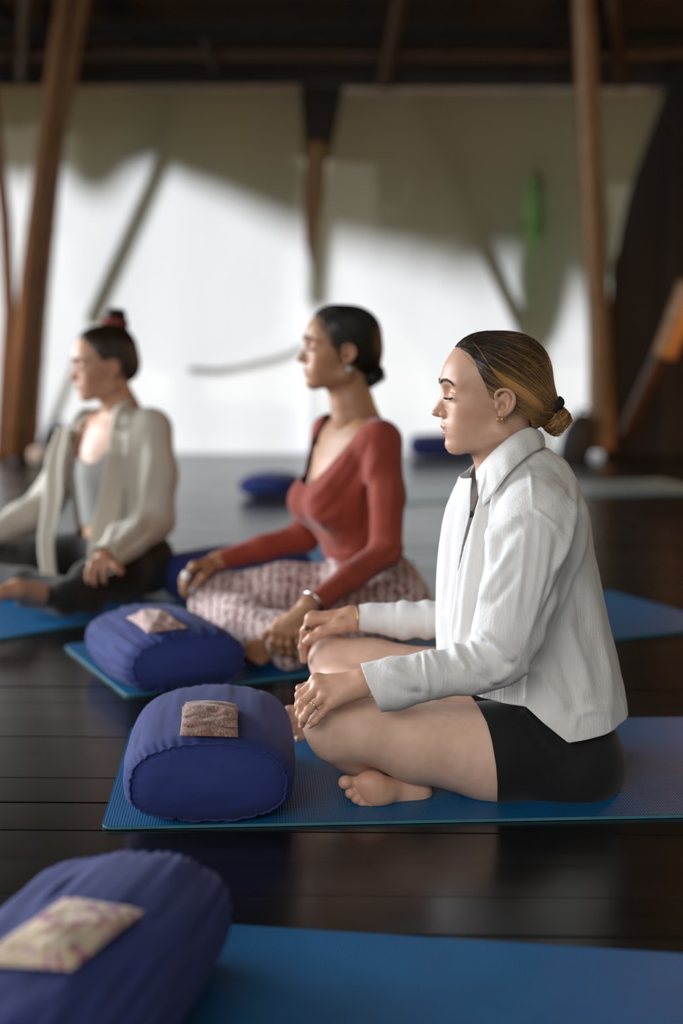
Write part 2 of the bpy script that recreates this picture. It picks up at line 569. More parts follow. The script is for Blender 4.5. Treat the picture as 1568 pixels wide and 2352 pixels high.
def yoga_mat_material():
    m = NT('blue_yoga_mat')
    f = m.noise(9, 3, 0.6)
    m.l(m.ramp(f, [(0.3, (0.0012, 0.082, 0.215)), (0.7, (0.002, 0.100, 0.26))]), m.b.inputs['Base Color'])
    m.set(Roughness=0.46)
    m.b.inputs['Specular IOR Level'].default_value = 0.36
    tc = m.n('ShaderNodeTexCoord'); mp = m.n('ShaderNodeMapping')
    mp.inputs['Rotation'].default_value = (0, 0, math.radians(0))
    m.l(tc.outputs['Object'], mp.inputs[0])
    w1 = m.n('ShaderNodeTexWave'); w1.inputs['Scale'].default_value = 62; w1.inputs['Distortion'].default_value = 0.6
    w2 = m.n('ShaderNodeTexWave', bands_direction='Y'); w2.inputs['Scale'].default_value = 62; w2.inputs['Distortion'].default_value = 0.6
    m.l(mp.outputs[0], w1.inputs[0]); m.l(mp.outputs[0], w2.inputs[0])
    mm = m.n('ShaderNodeMath', operation='MULTIPLY')
    m.l(w1.outputs['Fac'], mm.inputs[0]); m.l(w2.outputs['Fac'], mm.inputs[1])
    m.bump(mm.outputs[0], 0.35, 0.002)
    return m.m


M_MAT = yoga_mat_material()
M_MATEDGE = simple('teal_mat_edge', (0.03, 0.15, 0.20), 0.6, 0.1, 30)


def yoga_mat(corner, ldir, length, width, label, th=0.006, side=1, curl=None, mat=None):
    """corner = near-left corner on the floor, ldir = long direction, short side goes to the left of ldir"""
    l = unit([ldir[0], ldir[1], 0]); s = np.array([-l[1], l[0], 0]) * side
    e = empty('yoga_mat', np.array(corner) + l * length / 2 + s * width / 2, label, 'mat', 'blue yoga mats')
    r = 0.022
    ring = []
    for (cx, cy, a0) in ((r, r, 180), (length - r, r, 270), (length - r, width - r, 0), (r, width - r, 90)):
        for k in range(6):
            a = math.radians(a0 + k * 18)
            ring.append((cx + r * math.cos(a), cy + r * math.sin(a)))
    n = len(ring)
    z0, z1 = 0.0008, th
    c = np.array(corner) * [1, 1, 0]

    def lift(x, y):
        if curl is None: return 0.0
        return curl * max(0, 1 - x / 0.10) ** 2
    V = [c + l * x + s * y + [0, 0, z0 + lift(x, y)] for x, y in ring] + [c + l * x + s * y + [0, 0, z1 + lift(x, y)] for x, y in ring]
    F = [(i, (i + 1) % n, n + (i + 1) % n, n + i) for i in range(n)] + [tuple(range(n))[::-1]]
    mk('edge', V, F, M_MATEDGE, e, smooth=False)
    V2 = [c + l * x + s * y + [0, 0, z1 + 0.0004 + lift(x, y)] for x, y in ring]
    # the top surface in its own rotated frame so that the ribs run with the mat
    o = mk('surface', [(x - length / 2, (y - width / 2) * side, z1 + 0.0004 + lift(x, y)) for x, y in ring], [tuple(range(n))[::side]], mat or M_MAT, None, smooth=False)
    o.parent = e
    o.rotation_euler = (0, 0, math.atan2(l[1], l[0]))
    return e


def cotton(name, c0, c1, sheen=0.25, bump=0.25):
    m = NT(name)
    f = m.noise(5, 4, 0.6)
    m.l(m.ramp(f, [(0.3, c0), (0.7, c1)]), m.b.inputs['Base Color'])
    m.set(Roughness=0.82)
    m.b.inputs['Specular IOR Level'].default_value = 0.25
    m.b.inputs['Sheen Weight'].default_value = sheen
    m.b.inputs['Sheen Roughness'].default_value = 0.45
    m.bump(m.noise(420, 2), bump, 0.0006)
    return m.m


M_BOLSTER = cotton('indigo_cotton', (0.016, 0.028, 0.135), (0.021, 0.036, 0.165), 0.06)


def bolster(end, axis, L, w, h, label, seed=0, wr=1.0, z=0.0075, n_exp=2.25, sink=None):
    """oval-section cushion; end = point on the floor under the centre of the near end"""
    a = unit([axis[0], axis[1], 0]); b = np.array([a[1], -a[0], 0])
    c = np.array([end[0], end[1], z]) + a * L / 2
    e = empty('bolster', c, label, 'bolster', 'blue bolsters')
    NU, NP = 110, 240
    u = np.concatenate([-L / 2 + 0.035 * (1 - np.cos(np.linspace(0, math.pi / 2, 16))), np.linspace(-L / 2 + 0.04, L / 2 - 0.04, NU - 32), L / 2 - 0.035 * (1 - np.cos(np.linspace(math.pi / 2, 0, 16)))])
    ph = np.arange(NP) * 2 * math.pi / NP
    U, PH = np.meshgrid(u, ph, indexing='ij')
    cs, sn = np.cos(PH), np.sin(PH)
    d = np.minimum(U + L / 2, L / 2 - U)                      # distance from the nearest end
    rim = 1 - 0.085 * (1 - np.minimum(1, d / 0.040)) ** 2.0
    bul = 1 + 0.055 * (1 - (2 * U / L) ** 2)
    ne = np.where(sn < 0, n_exp + 0.55, n_exp)
    X = np.sign(cs) * np.abs(cs) ** (2 / ne) * (w / 2) * rim * bul
    Z = np.sign(sn) * np.abs(sn) ** (2 / ne) * (h / 2) * rim * (1 + 0.10 * (1 - (2 * U / L) ** 2))
    # puckers gathered at the end seams, soft wrinkles in the long way
    pts = np.stack([U * 3.0, X * 22, Z * 22 + seed * 3.7], -1)
    puck = np.sin(PH * 46 + 5 * vnoise(pts, 0.5) + seed) * 0.5 + 0.6 * vnoise(np.stack([PH * 14, U * 6, 0 * U + seed], -1), 1.0)
    disp = -0.0042 * wr * np.exp(-d / 0.028) * np.maximum(0, puck) + 0.004 * wr * vnoise(pts, 0.7) + 0.0026 * wr * vnoise(np.stack([U * 7, PH * 7.0, 0 * U + seed], -1), 1.3)
    nx, nz = cs * h, sn * w
    nn = np.sqrt(nx ** 2 + nz ** 2)
    Xs, Zs = X.copy(), Z.copy()
    X = X + disp * nx / nn; Z = Z + disp * nz / nn
    Zw = Z + h / 2
    if sink is not None:
        # a hollow where something rests
        for (su, sx, sr, sd) in sink:
            Zw = Zw - sd * np.exp(-(((U - su) ** 2 + (X - sx) ** 2) / sr ** 2)) * (Z > 0)
    Zw = np.maximum(Zw, 0.0 + 0.002 * (1 + vnoise(pts, 2.0)))
    W = c[None, None, :] + U[..., None] * a + X[..., None] * b
    W[..., 2] = z + Zw
    Wsm = c[None, None, :] + U[..., None] * a + Xs[..., None] * b
    Wsm[..., 2] = z + np.maximum(Zs + h / 2, 0.002)
    body = mk('cover', W.reshape(-1, 3), grid_faces(len(u), NP, wrap_v=True)[:, ::-1], M_BOLSTER, e)
    for k, ui in ((0, 0), (1, len(u) - 1)):
        ring = W[ui]; rsm = Wsm[ui]
        cen = ring.mean(0)
        out = -a if k == 0 else a
        rows = []
        for s in np.linspace(1.0, 0.02, 16):
            k8 = (s if s < 0.999 else 0.992)
            q = cen + (rsm - cen) * k8 + (ring - rsm) * k8 ** 14
            bulge = 0.032 * (1 - s ** 2.2) + 0.0012 * np.sin(8 * s + seed) - (0.002 if s > 0.99 else 0)
            q = q + out * bulge
            q = q + out[None, :] * (0.0018 * vnoise(ring * 30 + s * 4, 1.0) * s)[:, None]
            rows.append(q)
        F = grid_faces(16, NP, wrap_v=True)
        F = F if k else F[:, ::-1]
        V = np.concatenate([np.concatenate(rows), [cen + out * 0.033]])
        F = [tuple(f) for f in F] + [((15 * NP + j), (15 * NP + (j + 1) % NP), 16 * NP) for j in range(NP)]
        mk('end_panel', V, F, M_BOLSTER, e)
        # stitched seam ridge between cover and end panel
        seam = cen + (ring - cen) * 1.004 + out * 0.0006
        mk('seam', *tube_vf(np.concatenate([seam, seam[:2]]), 0.0022, 6, cap=False), M_BOLSTER, e)
    return e, (a, b, c)


# --- mat and bolster of the front woman
c0 = G(232, 1907); f0 = G(303, 1674)
_s = unit((f0 - c0) * [1, 1, 0]); W1_L = np.array([_s[1], -_s[0], 0])
yoga_mat(c0, W1_L, 1.80, float(np.linalg.norm(f0 - c0)), 'blue yoga mat under the woman in the white shirt', curl=0.0)
p = G(480, 1902)
B1, B1f = bolster(p, _s, 0.40, 0.292, 0.150, 'upright-lying blue bolster in front of the woman in the white shirt', 1, 0.8)

# --- mat and bolster of the woman in red
c1 = G(292, 1602); f1 = G(146, 1486)
_s2 = unit((f1 - c1) * [1, 1, 0]); W2_L = np.array([_s2[1], -_s2[0], 0])
yoga_mat(c1, W2_L, 1.80, float(np.linalg.norm(f1 - c1)), 'blue yoga mat under the woman in red')
B2, B2f = bolster(G(438, 1594), _s2, 0.385, 0.30, 0.138, 'wrinkled blue bolster in front of the woman in red', 5, 2.2)

# --- mat of the woman on the left
W3_L = unit([0.70, 0.72, 0])
yoga_mat(G(-40, 1478), W3_L, 1.80, 0.62, 'blue yoga mat under the woman at the left edge')

# --- nearest mat and bolster
e0 = G(560, 2135); e1 = G(1568, 2200)
W0_L = unit((e1 - e0) * [1, 1, 0])
yoga_mat(e0 - W0_L * 0.42, W0_L, 1.80, 0.62, 'nearest blue yoga mat along the lower edge', side=-1)
_ax0 = unit([math.tan(math.radians(11.0)), 1, 0])
_far = G(325, 2195)
B0, B0f = bolster(_far - _ax0 * 0.52, _ax0, 0.52, 0.275, 0.150, 'nearest blue bolster cut by the lower left corner', 9, 1.6)

# --- far side of the circle
def far_set(mx, my, ldir, bpx, bpy, blabel, mlabel, bax, L=0.5):
    yoga_mat(G(mx, my), ldir, 1.75, 0.62, mlabel, mat=simple('mat_painted_glare', (0.17, 0.25, 0.28), 0.35, 0.1, 20))  # paler mat colour stands in for the glossy glare
    bolster(G(bpx, bpy), bax, L, 0.28, 0.14, blabel, bpx % 7, 1.0)


far_set(900, 1158, (0.97, 0.26), 950, 1052, 'dark blue bolster on the far mat beside the face of the woman in white', 'yoga mat coloured pale for its reflected glare on the far floor behind the woman in white', (0.95, 0.1), L=0.42)

bolster(G(415, 1388), unit([0.8, 0.6, 0]), 0.42, 0.26, 0.15, 'blue bolster half hidden behind the far knee of the woman in red', 6, 1.0)
# eye pillows and folded cloth


def floral(name, cols, scale=26, rough=0.75):
    """printed cotton: tangled blotches of several colours"""
    m = NT(name)
    tc = m.n('ShaderNodeTexCoord')
    v = m.n('ShaderNodeTexVoronoi'); v.inputs['Scale'].default_value = scale
    nz = m.n('ShaderNodeTexNoise'); nz.inputs['Scale'].default_value = scale * 0.9; nz.inputs['Detail'].default_value = 2
    add = m.n('ShaderNodeMixRGB', blend_type='ADD'); add.inputs[0].default_value = 0.12
    m.l(tc.outputs['Object'], nz.inputs['Vector'])
    m.l(tc.outputs['Object'], add.inputs[1]); m.l(nz.outputs['Color'], add.inputs[2])
    m.l(add.outputs[0], v.inputs['Vector'])
    w = m.n('ShaderNodeTexWave'); w.inputs['Scale'].default_value = scale * 0.55; w.inputs['Distortion'].default_value = 14; w.inputs['Detail'].default_value = 2
    m.l(tc.outputs['Object'], w.inputs['Vector'])
    c1 = m.ramp(v.outputs['Color'], [(0.05 + 0.9 * i / (len(cols) - 1), c) for i, c in enumerate(cols)])
    mx = m.n('ShaderNodeMixRGB', blend_type='MIX')
    r = m.ramp(w.outputs['Fac'], [(0.42, (0, 0, 0)), (0.5, (1, 1, 1))])
    m.l(r, mx.inputs[0]); m.l(c1, mx.inputs[2]); mx.inputs[1].default_value = (*cols[0], 1)
    m.l(mx.outputs[0], m.b.inputs['Base Color'])
    m.set(Roughness=rough)
    m.b.inputs['Sheen Weight'].default_value = 0.2
    m.bump(m.noise(300, 2), 0.2, 0.0005)
    return m.m


M_PAISLEY = floral('paisley_print', [(0.16, 0.07, 0.045), (0.34, 0.13, 0.09), (0.05, 0.03, 0.03), (0.42, 0.24, 0.17), (0.04, 0.10, 0.09), (0.30, 0.10, 0.12)], 95)
M_PINKPR = floral('pink_print', [(0.42, 0.26, 0.24), (0.62, 0.48, 0.44), (0.22, 0.08, 0.09), (0.55, 0.40, 0.38)], 36)
M_CREAMPR = floral('cream_print', [(0.60, 0.47, 0.33), (0.42, 0.22, 0.12), (0.14, 0.13, 0.07), (0.66, 0.55, 0.42), (0.24, 0.05, 0.17), (0.50, 0.16, 0.22), (0.16, 0.08, 0.05)], 26)


def pillow(name, quad, puff, mat, parent, down, nu=44, nv=34, amp=0.003, seed=0, pinch=0.25):
    """stuffed sachet over four corner points (in order); puff = thickness, down = direction it lies on"""
    A, B, C, D = [np.asarray(q, float) for q in quad]
    s = np.linspace(0, 1, nu)[:, None]; t = np.linspace(0, 1, nv)[None, :]
    S, T = np.broadcast_arrays(s, t)
    ed = (np.clip(4 * S * (1 - S), 0, 1) ** 0.5) * (np.clip(4 * T * (1 - T), 0, 1) ** 0.5)
    # sides pulled in between the corners
    S2 = S + pinch * 0.12 * np.sin(math.pi * T) * (0.5 - S); T2 = T + pinch * 0.12 * np.sin(math.pi * S) * (0.5 - T)
    base = (1 - S2)[..., None] * ((1 - T2)[..., None] * A + T2[..., None] * D) + S2[..., None] * ((1 - T2)[..., None] * B + T2[..., None] * C)
    up = -unit(down)
    nz = vnoise(np.stack([S * 5, T * 5, 0 * S + seed], -1), 1.0)
    top = base + up * ((ed * puff * 0.72 + amp * nz * ed)[..., None])
    bot = base - up * ((ed * puff * 0.28)[..., None])
    n = nu * nv
    F1 = grid_faces(nu, nv); F2 = grid_faces(nu, nv)[:, ::-1] + n
    return mk(name, np.concatenate([top.reshape(-1, 3), bot.reshape(-1, 3)]), np.concatenate([F1, F2]), mat, parent)


def on_top(px, py, z):
    return G(px, py, z)


# folded paisley cloth on the front bolster: three folds
zt = 0.166
fc = empty('folded_cloth', on_top(480, 1655, zt), 'folded brown paisley cloth on the front blue bolster', 'cloth')
for i, (yf, yb, zz, xl, xr, th_) in enumerate(((1690, 1622, zt - 0.003, 412, 547, 0.020), (1668, 1617, zt + 0.007, 417, 546, 0.015), (1648, 1612, zt + 0.014, 420, 543, 0.014))):
    q = [on_top(xl, yf, zz), on_top(xr, yf + 3, zz), on_top(xr, yb + 6, zz), on_top(xl + 6, yb, zz)]
    pillow('fold', q, th_, M_PAISLEY, fc, (0, 0, -1), seed=i, amp=0.005, pinch=0.2)

zt2 = 0.155
ep = empty('eye_pillow', on_top(362, 1425, zt2), 'pink patterned eye pillow on the bolster before the woman in red', 'eye pillow', 'eye pillows')
pillow('sachet', [on_top(290, 1418, zt2), on_top(338, 1456, zt2), on_top(432, 1442, zt2 - .004), on_top(362, 1402, zt2)], 0.030, M_PINKPR, ep, (0, 0, -1), seed=4, amp=0.010, pinch=0.8)

zt3 = 0.166
ep = empty('eye_pillow', on_top(150, 2150, zt3), 'cream floral eye pillow on the nearest bolster', 'eye pillow', 'eye pillows')
pillow('sachet', [on_top(-60, 2215, zt3), on_top(165, 2228, zt3), on_top(332, 2092, zt3), on_top(150, 2062, zt3)], 0.022, M_CREAMPR, ep, (0, 0, -1), seed=8, amp=0.004, pinch=0.15)

# far bolster beside the woman in red, lying on the floor
bolster(G(608, 1146), (0.15, 1), 0.30, 0.27, 0.105, 'dark blue bolster on the far floor left of the woman in red', 3, 1.0)
# black bag and white cup by the left pole
bg = empty('black_bag', G(134, 1050), 'black bag standing by the left bamboo poles', 'bag')
V = []
for zz, r in ((0.0, .9), (0.04, 1.0), (0.12, .98), (0.17, .8), (0.2, .5), (0.205, .05)):
    for a in np.arange(20) * math.pi / 10:
        V.append(G(134, 1050) + [0.10 * r * math.copysign(abs(math.cos(a)) ** .7, math.cos(a)), 0.08 * r * math.sin(a), zz])
mk('bag_body', V, grid_faces(6, 20, wrap_v=True), M_BAG, bg)
mk('handle', *tube_vf([G(134, 1050) + [0.05 * math.cos(a), 0, 0.18 + 0.06 * math.sin(a)] for a in np.linspace(0, math.pi, 12)], 0.008, 8), M_BAG, bg)
wc = G(112, 1060)
V = []
for zz, r in ((0.001, .04), (0.02, .06), (0.06, .072), (0.1, .06), (0.115, .03), (0.116, .002)):
    for a in np.arange(18) * math.pi / 9:
        V.append(wc + [r * math.cos(a), -0.25 + r * math.sin(a), zz])
tag(mk('white_pot', V, grid_faces(6, 18, wrap_v=True), M_WHITE), 'small round white pot in front of the black bag', 'pot')
bg2 = empty('black_bag', G(1318, 1052), 'black bag leaning at the foot of the right bamboo pole', 'bag')
V = []
for zz, r in ((0.0, .9), (0.06, 1.0), (0.18, .9), (0.26, .6), (0.29, .3), (0.295, .03)):
    for a in np.arange(20) * math.pi / 10:
        V.append(G(1318, 1052) + [0.11 * r * math.cos(a) + 0.15 * zz, 0.09 * r * math.sin(a), zz])
mk('bag_body', V, grid_faces(6, 20, wrap_v=True), M_BAG, bg2)
mk('handle', *tube_vf([G(1318, 1052) + [0.05 + 0.04 * math.cos(a), 0, 0.27 + 0.05 * math.sin(a)] for a in np.linspace(0, math.pi, 12)], 0.008, 8), M_BAG, bg2)
# ================================================================== SOFT SOLIDS (smooth unions of tapered shapes, polygonised)


def rc(a, b, ra, rb=None, k=0.01, flat=None, sub=False):
    """tapered capsule from a to b"""
    a = np.asarray(a, float); b = np.asarray(b, float); rb = ra if rb is None else rb
    ba = b - a; L2 = float(ba @ ba) + 1e-12
    if flat is not None:
        n = unit(flat[0]); s = flat[1]

    def f(p):
        q = p - a
        t = np.clip((q @ ba) / L2, 0, 1)
        v = q - t[..., None] * ba
        if flat is not None:
            v = v + ((s - 1) * (v @ n))[..., None] * n
        return np.sqrt((v * v).sum(-1)) - (ra + (rb - ra) * t)
    r = max(ra, rb)
    if flat is not None and flat[1] < 1: r = r / flat[1]
    return (f, np.minimum(a, b) - r, np.maximum(a, b) + r, k, sub)


def el(c, r, R=None, k=0.01, sub=False, n=2.0):
    """ellipsoid with optional rotation rows R"""
    c = np.asarray(c, float); r = np.asarray(r, float)
    M = np.eye(3) if R is None else np.asarray(R, float)
    rm = float(r.min())

    def f(p):
        q = (p - c) @ M.T
        if n == 2.0:
            k0 = np.sqrt(((q / r) ** 2).sum(-1)); k1 = np.sqrt(((q / r ** 2) ** 2).sum(-1)) + 1e-9
            return k0 * (k0 - 1) / k1
        k0 = (np.abs(q / r) ** n).sum(-1) ** (1 / n)
        return (k0 - 1) * rm
    ext = np.sqrt(((M * r[:, None]) ** 2).sum(0)) if n == 2.0 else np.abs(M.T) @ r
    return (f, c - ext, c + ext, k, sub)


def chain(pts, rads, k=0.01, flat=None, k0=None):
    return [rc(pts[i], pts[i + 1], rads[i], rads[i + 1], k if (i or k0 is None) else k0, flat) for i in range(len(pts) - 1)]


def loft(levels, cen, rf, rl, F, k=0.03, n=2.3, up=None):
    """vertical body section: at each height z an oval with centre cen, radius rf along F, rl across"""
    z = np.asarray(levels, float); cen = np.asarray(cen, float); rf = np.asarray(rf, float); rl = np.asarray(rl, float)
    o = np.argsort(z); z, cen, rf, rl = z[o], cen[o], rf[o], rl[o]
    F = unit(F); Lt = np.array([-F[1], F[0], 0])

    def f(p):
        zz = p[..., 2]
        c0 = np.interp(zz, z, cen[:, 0]); c1 = np.interp(zz, z, cen[:, 1])
        a = np.interp(zz, z, rf); b = np.interp(zz, z, rl)
        dx, dy = p[..., 0] - c0, p[..., 1] - c1
        u = dx * F[0] + dy * F[1]; v = dx * Lt[0] + dy * Lt[1]
        kk = (np.abs(u / a) ** n + np.abs(v / b) ** n) ** (1 / n)
        d = (kk - 1) * np.minimum(a, b)
        e = np.maximum(z[0] - zz, zz - z[-1])
        return np.maximum(d, e)
    m = float(max(rf.max(), rl.max()))
    lo = np.array([cen[:, 0].min() - m, cen[:, 1].min() - m, z[0]]); hi = np.array([cen[:, 0].max() + m, cen[:, 1].max() + m, z[-1]])
    return (f, lo, hi, k, False)


def evalsdf(prims, pts):
    D = None
    for f, lo, hi, k, sub in prims:
        d = f(pts)
        if D is None: D = d; continue
        D = _comb(D, d, k, sub)
    return D


def _comb(a, d, k, sub):
    if sub:
        d = -d
        h = np.clip(0.5 - 0.5 * (d - a) / k, 0, 1)
        return d + (a - d) * h + k * h * (1 - h)
    h = np.clip(0.5 + 0.5 * (d - a) / k, 0, 1)
    return d + (a - d) * h - k * h * (1 - h)


def polygonise(prims, h, lo=None, hi=None, smooth=1):
    if lo is None:
        lo = np.min([p[1] for p in prims if not p[4]], axis=0) - 3 * h
        hi = np.max([p[2] for p in prims if not p[4]], axis=0) + 3 * h
    n = np.ceil((hi - lo) / h).astype(int) + 1
    ax = [lo[i] + h * np.arange(n[i]) for i in range(3)]
    D = np.full(n, 1.0, np.float32)
    for f, plo, phi, k, sub in prims:
        m = k + 3 * h
        i0 = np.maximum(0, np.floor((plo - m - lo) / h).astype(int)); i1 = np.minimum(n, np.ceil((phi + m - lo) / h).astype(int) + 1)
        if np.any(i1 <= i0): continue
        X, Y, Z = np.meshgrid(ax[0][i0[0]:i1[0]], ax[1][i0[1]:i1[1]], ax[2][i0[2]:i1[2]], indexing='ij')
        d = f(np.stack([X, Y, Z], -1))
        sl = (slice(i0[0], i1[0]), slice(i0[1], i1[1]), slice(i0[2], i1[2]))
        D[sl] = _comb(D[sl], d, k, sub)
    # surface nets
    S = D < 0
    cnt = np.zeros(np.array(D.shape) - 1, np.int8)
    cs = [(i, j, k) for i in (0, 1) for j in (0, 1) for k in (0, 1)]

    def sh(A, c):
        return A[c[0]:A.shape[0] - 1 + c[0], c[1]:A.shape[1] - 1 + c[1], c[2]:A.shape[2] - 1 + c[2]]
    for c in cs: cnt += sh(S, c)
    act = (cnt > 0) & (cnt < 8)
    idx = np.argwhere(act)
    ids = np.full(cnt.shape, -1, np.int32); ids[act] = np.arange(len(idx))
    vals = np.stack([sh(D, c)[act] for c in cs], 1)
    acc = np.zeros((len(idx), 3)); num = np.zeros(len(idx))
    cc = np.array(cs, float)
    for a in range(8):
        for b in range(a + 1, 8):
            if np.abs(cc[a] - cc[b]).sum() != 1: continue
            m = (vals[:, a] < 0) != (vals[:, b] < 0)
            t = np.where(m, vals[:, a] / (vals[:, a] - vals[:, b] + 1e-20), 0)
            acc += np.where(m[:, None], cc[a] + t[:, None] * (cc[b] - cc[a]), 0); num += m
    V = lo + h * (idx + acc / num[:, None])
    Fs = []
    for axis in range(3):
        sl0 = [slice(None)] * 3; sl1 = [slice(None)] * 3
        sl0[axis] = slice(0, -1); sl1[axis] = slice(1, None)
        a, b = S[tuple(sl0)], S[tuple(sl1)]
        e = np.argwhere(a != b)
        o1, o2 = [(1, 2), (2, 0), (0, 1)][axis]
        ok = (e[:, o1] > 0) & (e[:, o2] > 0) & (e[:, o1] < D.shape[o1] - 1) & (e[:, o2] < D.shape[o2] - 1)
        e = e[ok]
        flip = a[tuple(e.T)]
        q = []
        for (d1, d2) in ((-1, -1), (0, -1), (0, 0), (-1, 0)):
            g = e.copy(); g[:, o1] += d1; g[:, o2] += d2
            q.append(ids[tuple(g.T)])
        q = np.stack(q, 1)
        q[~flip] = q[~flip][:, ::-1]
        Fs.append(q)
    F = np.concatenate(Fs)
    if smooth: V = relax(V, F, smooth)
    return V, F


def edges_of(F):
    m = F.shape[1]
    return np.concatenate([F[:, [i, (i + 1) % m]] for i in range(m)])


def relax(V, F, it=1, lam=0.5):
    E = edges_of(F)
    n = len(V)
    deg = np.bincount(E[:, 0], minlength=n) + np.bincount(E[:, 1], minlength=n)
    for _ in range(it):
        A = np.stack([np.bincount(E[:, 0], V[E[:, 1], k], n) + np.bincount(E[:, 1], V[E[:, 0], k], n) for k in range(3)], 1)
        V = V + lam * (A / np.maximum(deg, 1)[:, None] - V)
    return V


def normals(V, F):
    a, b, c = V[F[:, 0]], V[F[:, 1]], V[F[:, 2]]
    fn = np.cross(b - a, c - a) if F.shape[1] == 3 else np.cross(c - a, V[F[:, 3]] - b)
    N = np.zeros_like(V)
    for i in range(F.shape[1]):
        for k in range(3):
            N[:, k] += np.bincount(F[:, i], fn[:, k], len(V))
    return N / (np.linalg.norm(N, axis=1)[:, None] + 1e-12)


def clip_mesh(V, F, s):
    """keep the part of a mesh where the per-vertex field s > 0, with a clean cut line"""
    if F.shape[1] == 4:
        F = np.concatenate([F[:, [0, 1, 2]], F[:, [0, 2, 3]]])
    ins = s > 0
    c = ins[F].sum(1)
    keep = F[c == 3]
    newV, newF, cache = [], [], {}
    nv = len(V)

    def cut(i, j):
        key = (i, j) if i < j else (j, i)
        if key not in cache:
            t = s[i] / (s[i] - s[j])
            newV.append(V[i] + t * (V[j] - V[i])); cache[key] = nv + len(newV) - 1
        return cache[key]
    for tri in F[(c == 1) | (c == 2)]:
        t = list(tri); k = int(ins[tri].sum())
        if k == 1:
            while not ins[t[0]]: t = t[1:] + t[:1]
            newF.append((t[0], cut(t[0], t[1]), cut(t[0], t[2])))
        else:
            while ins[t[0]]: t = t[1:] + t[:1]
            a, b = cut(t[0], t[1]), cut(t[0], t[2])
            newF += [(a, t[1], t[2]), (a, t[2], b)]
    if newV: V = np.concatenate([V, np.array(newV)])
    F = np.concatenate([keep, np.array(newF, dtype=F.dtype).reshape(-1, 3)])
    used = np.unique(F)
    remap = np.full(len(V), -1); remap[used] = np.arange(len(used))
    return V[used], remap[F]


def seg_dist(p, poly):
    """distance of points to a polyline, any dimension; also the parameter 0..1"""
    poly = np.asarray(poly, float)
    best = np.full(len(p), 1e9); par = np.zeros(len(p))
    n = len(poly) - 1
    for i in range(n):
        a, b = poly[i], poly[i + 1]
        ba = b - a
        t = np.clip(((p - a) @ ba) / (ba @ ba + 1e-12), 0, 1)
        d = np.sqrt((((p - a) - t[:, None] * ba) ** 2).sum(1))
        m = d < best
        best[m] = d[m]; par[m] = (i + t[m]) / n
    return best, par


def inside_poly(p, poly):
    """signed distance in the plane: + inside the polygon"""
    poly = np.asarray(poly, float)
    d, _ = seg_dist(p, np.concatenate([poly, poly[:1]]))
    ins = np.zeros(len(p), bool)
    x, y = p[:, 0], p[:, 1]
    j = len(poly) - 1
    for i in range(len(poly)):
        xi, yi = poly[i]; xj, yj = poly[j]
        c = ((yi > y) != (yj > y)) & (x < (xj - xi) * (y - yi) / (yj - yi + 1e-15) + xi)
        ins ^= c
        j = i
    return np.where(ins, d, -d)


def spline(pts, n):
    """Catmull-Rom through points"""
    pts = np.asarray(pts, float)
    q = np.concatenate([[2 * pts[0] - pts[1]], pts, [2 * pts[-1] - pts[-2]]])
    out = []
    for u in np.linspace(0, len(pts) - 1 - 1e-9, n):
        i = int(u); t = u - i
        a, b, c, d = q[i:i + 4]
        out.append(0.5 * ((2 * b) + (-a + c) * t + (2 * a - 5 * b + 4 * c - d) * t ** 2 + (-a + 3 * b - 3 * c + d) * t ** 3))
    return np.array(out)


def join_np(parts):
    """join numpy meshes (quads or triangles) into one triangle/quads array; all made triangles if mixed"""
    Vs, Fs, n = [], [], 0
    tri = any(F.shape[1] == 3 for _, F in parts)
    for V, F in parts:
        if tri and F.shape[1] == 4:
            F = np.concatenate([F[:, [0, 1, 2]], F[:, [0, 2, 3]]])
        Vs.append(V); Fs.append(F + n); n += len(V)
    return np.concatenate(Vs), np.concatenate(Fs)


def strands_vf(paths, rad, n=3):
    """many thin tapered tubes as one array mesh: paths (S, N, 3), rad scalar or (S,)"""
    paths = np.asarray(paths, float)
    S, N, _ = paths.shape
    T = np.gradient(paths, axis=1); T /= np.linalg.norm(T, axis=2)[..., None] + 1e-12
    ref = np.zeros_like(T); ref[..., 0] = 0.3; ref[..., 1] = -0.9; ref[..., 2] = 0.35
    A = np.cross(T, ref); A /= np.linalg.norm(A, axis=2)[..., None] + 1e-12
    B = np.cross(T, A)
    r = np.broadcast_to(np.asarray(rad, float).reshape(-1, 1), (S, N)) * (1 - 0.75 * np.linspace(0, 1, N)[None, :] ** 4)
    ang = np.arange(n) * 2 * math.pi / n
    V = paths[:, :, None, :] + r[:, :, None, None] * (np.cos(ang)[None, None, :, None] * A[:, :, None, :] + np.sin(ang)[None, None, :, None] * B[:, :, None, :])
    V = V.reshape(-1, 3)
    base = grid_faces(N, n, wrap_v=True)
    F = (base[None] + (np.arange(S) * N * n)[:, None, None]).reshape(-1, 4)
    return V, F
# ================================================================== HEADS
# head frame: x forward (towards the face), y to the person's near (camera) side, z up; origin at the ear canal level
PROFILE = [(0.0893, 0.1122), (0.0945, 0.1045), (0.0991, 0.0958), (0.1045, 0.0885), (0.1089, 0.0806), (0.1143, 0.0653), (0.1170, 0.0544), (0.1180, 0.0445), (0.1170, 0.0395), (0.1148, 0.0345), (0.1138, 0.0290), (0.1150, 0.0225),
           (0.1182, 0.0145), (0.1232, 0.0055), (0.1290, -0.0035), (0.1325, -0.0095), (0.1343, -0.0140), (0.1325, -0.0178), (0.1270, -0.0203), (0.1180, -0.0218), (0.1150, -0.0245), (0.1150, -0.0290),
           (0.1165, -0.0330), (0.1173, -0.0365), (0.1158, -0.0408), (0.1115, -0.0438), (0.1120, -0.0465), (0.1138, -0.0507), (0.1120, -0.0550), (0.1068, -0.0592), (0.1065, -0.0640),
           (0.1083, -0.0715), (0.1070, -0.0790), (0.1025, -0.0845), (0.0950, -0.0880)]


def both(fn):
    return [fn(1), fn(-1)]


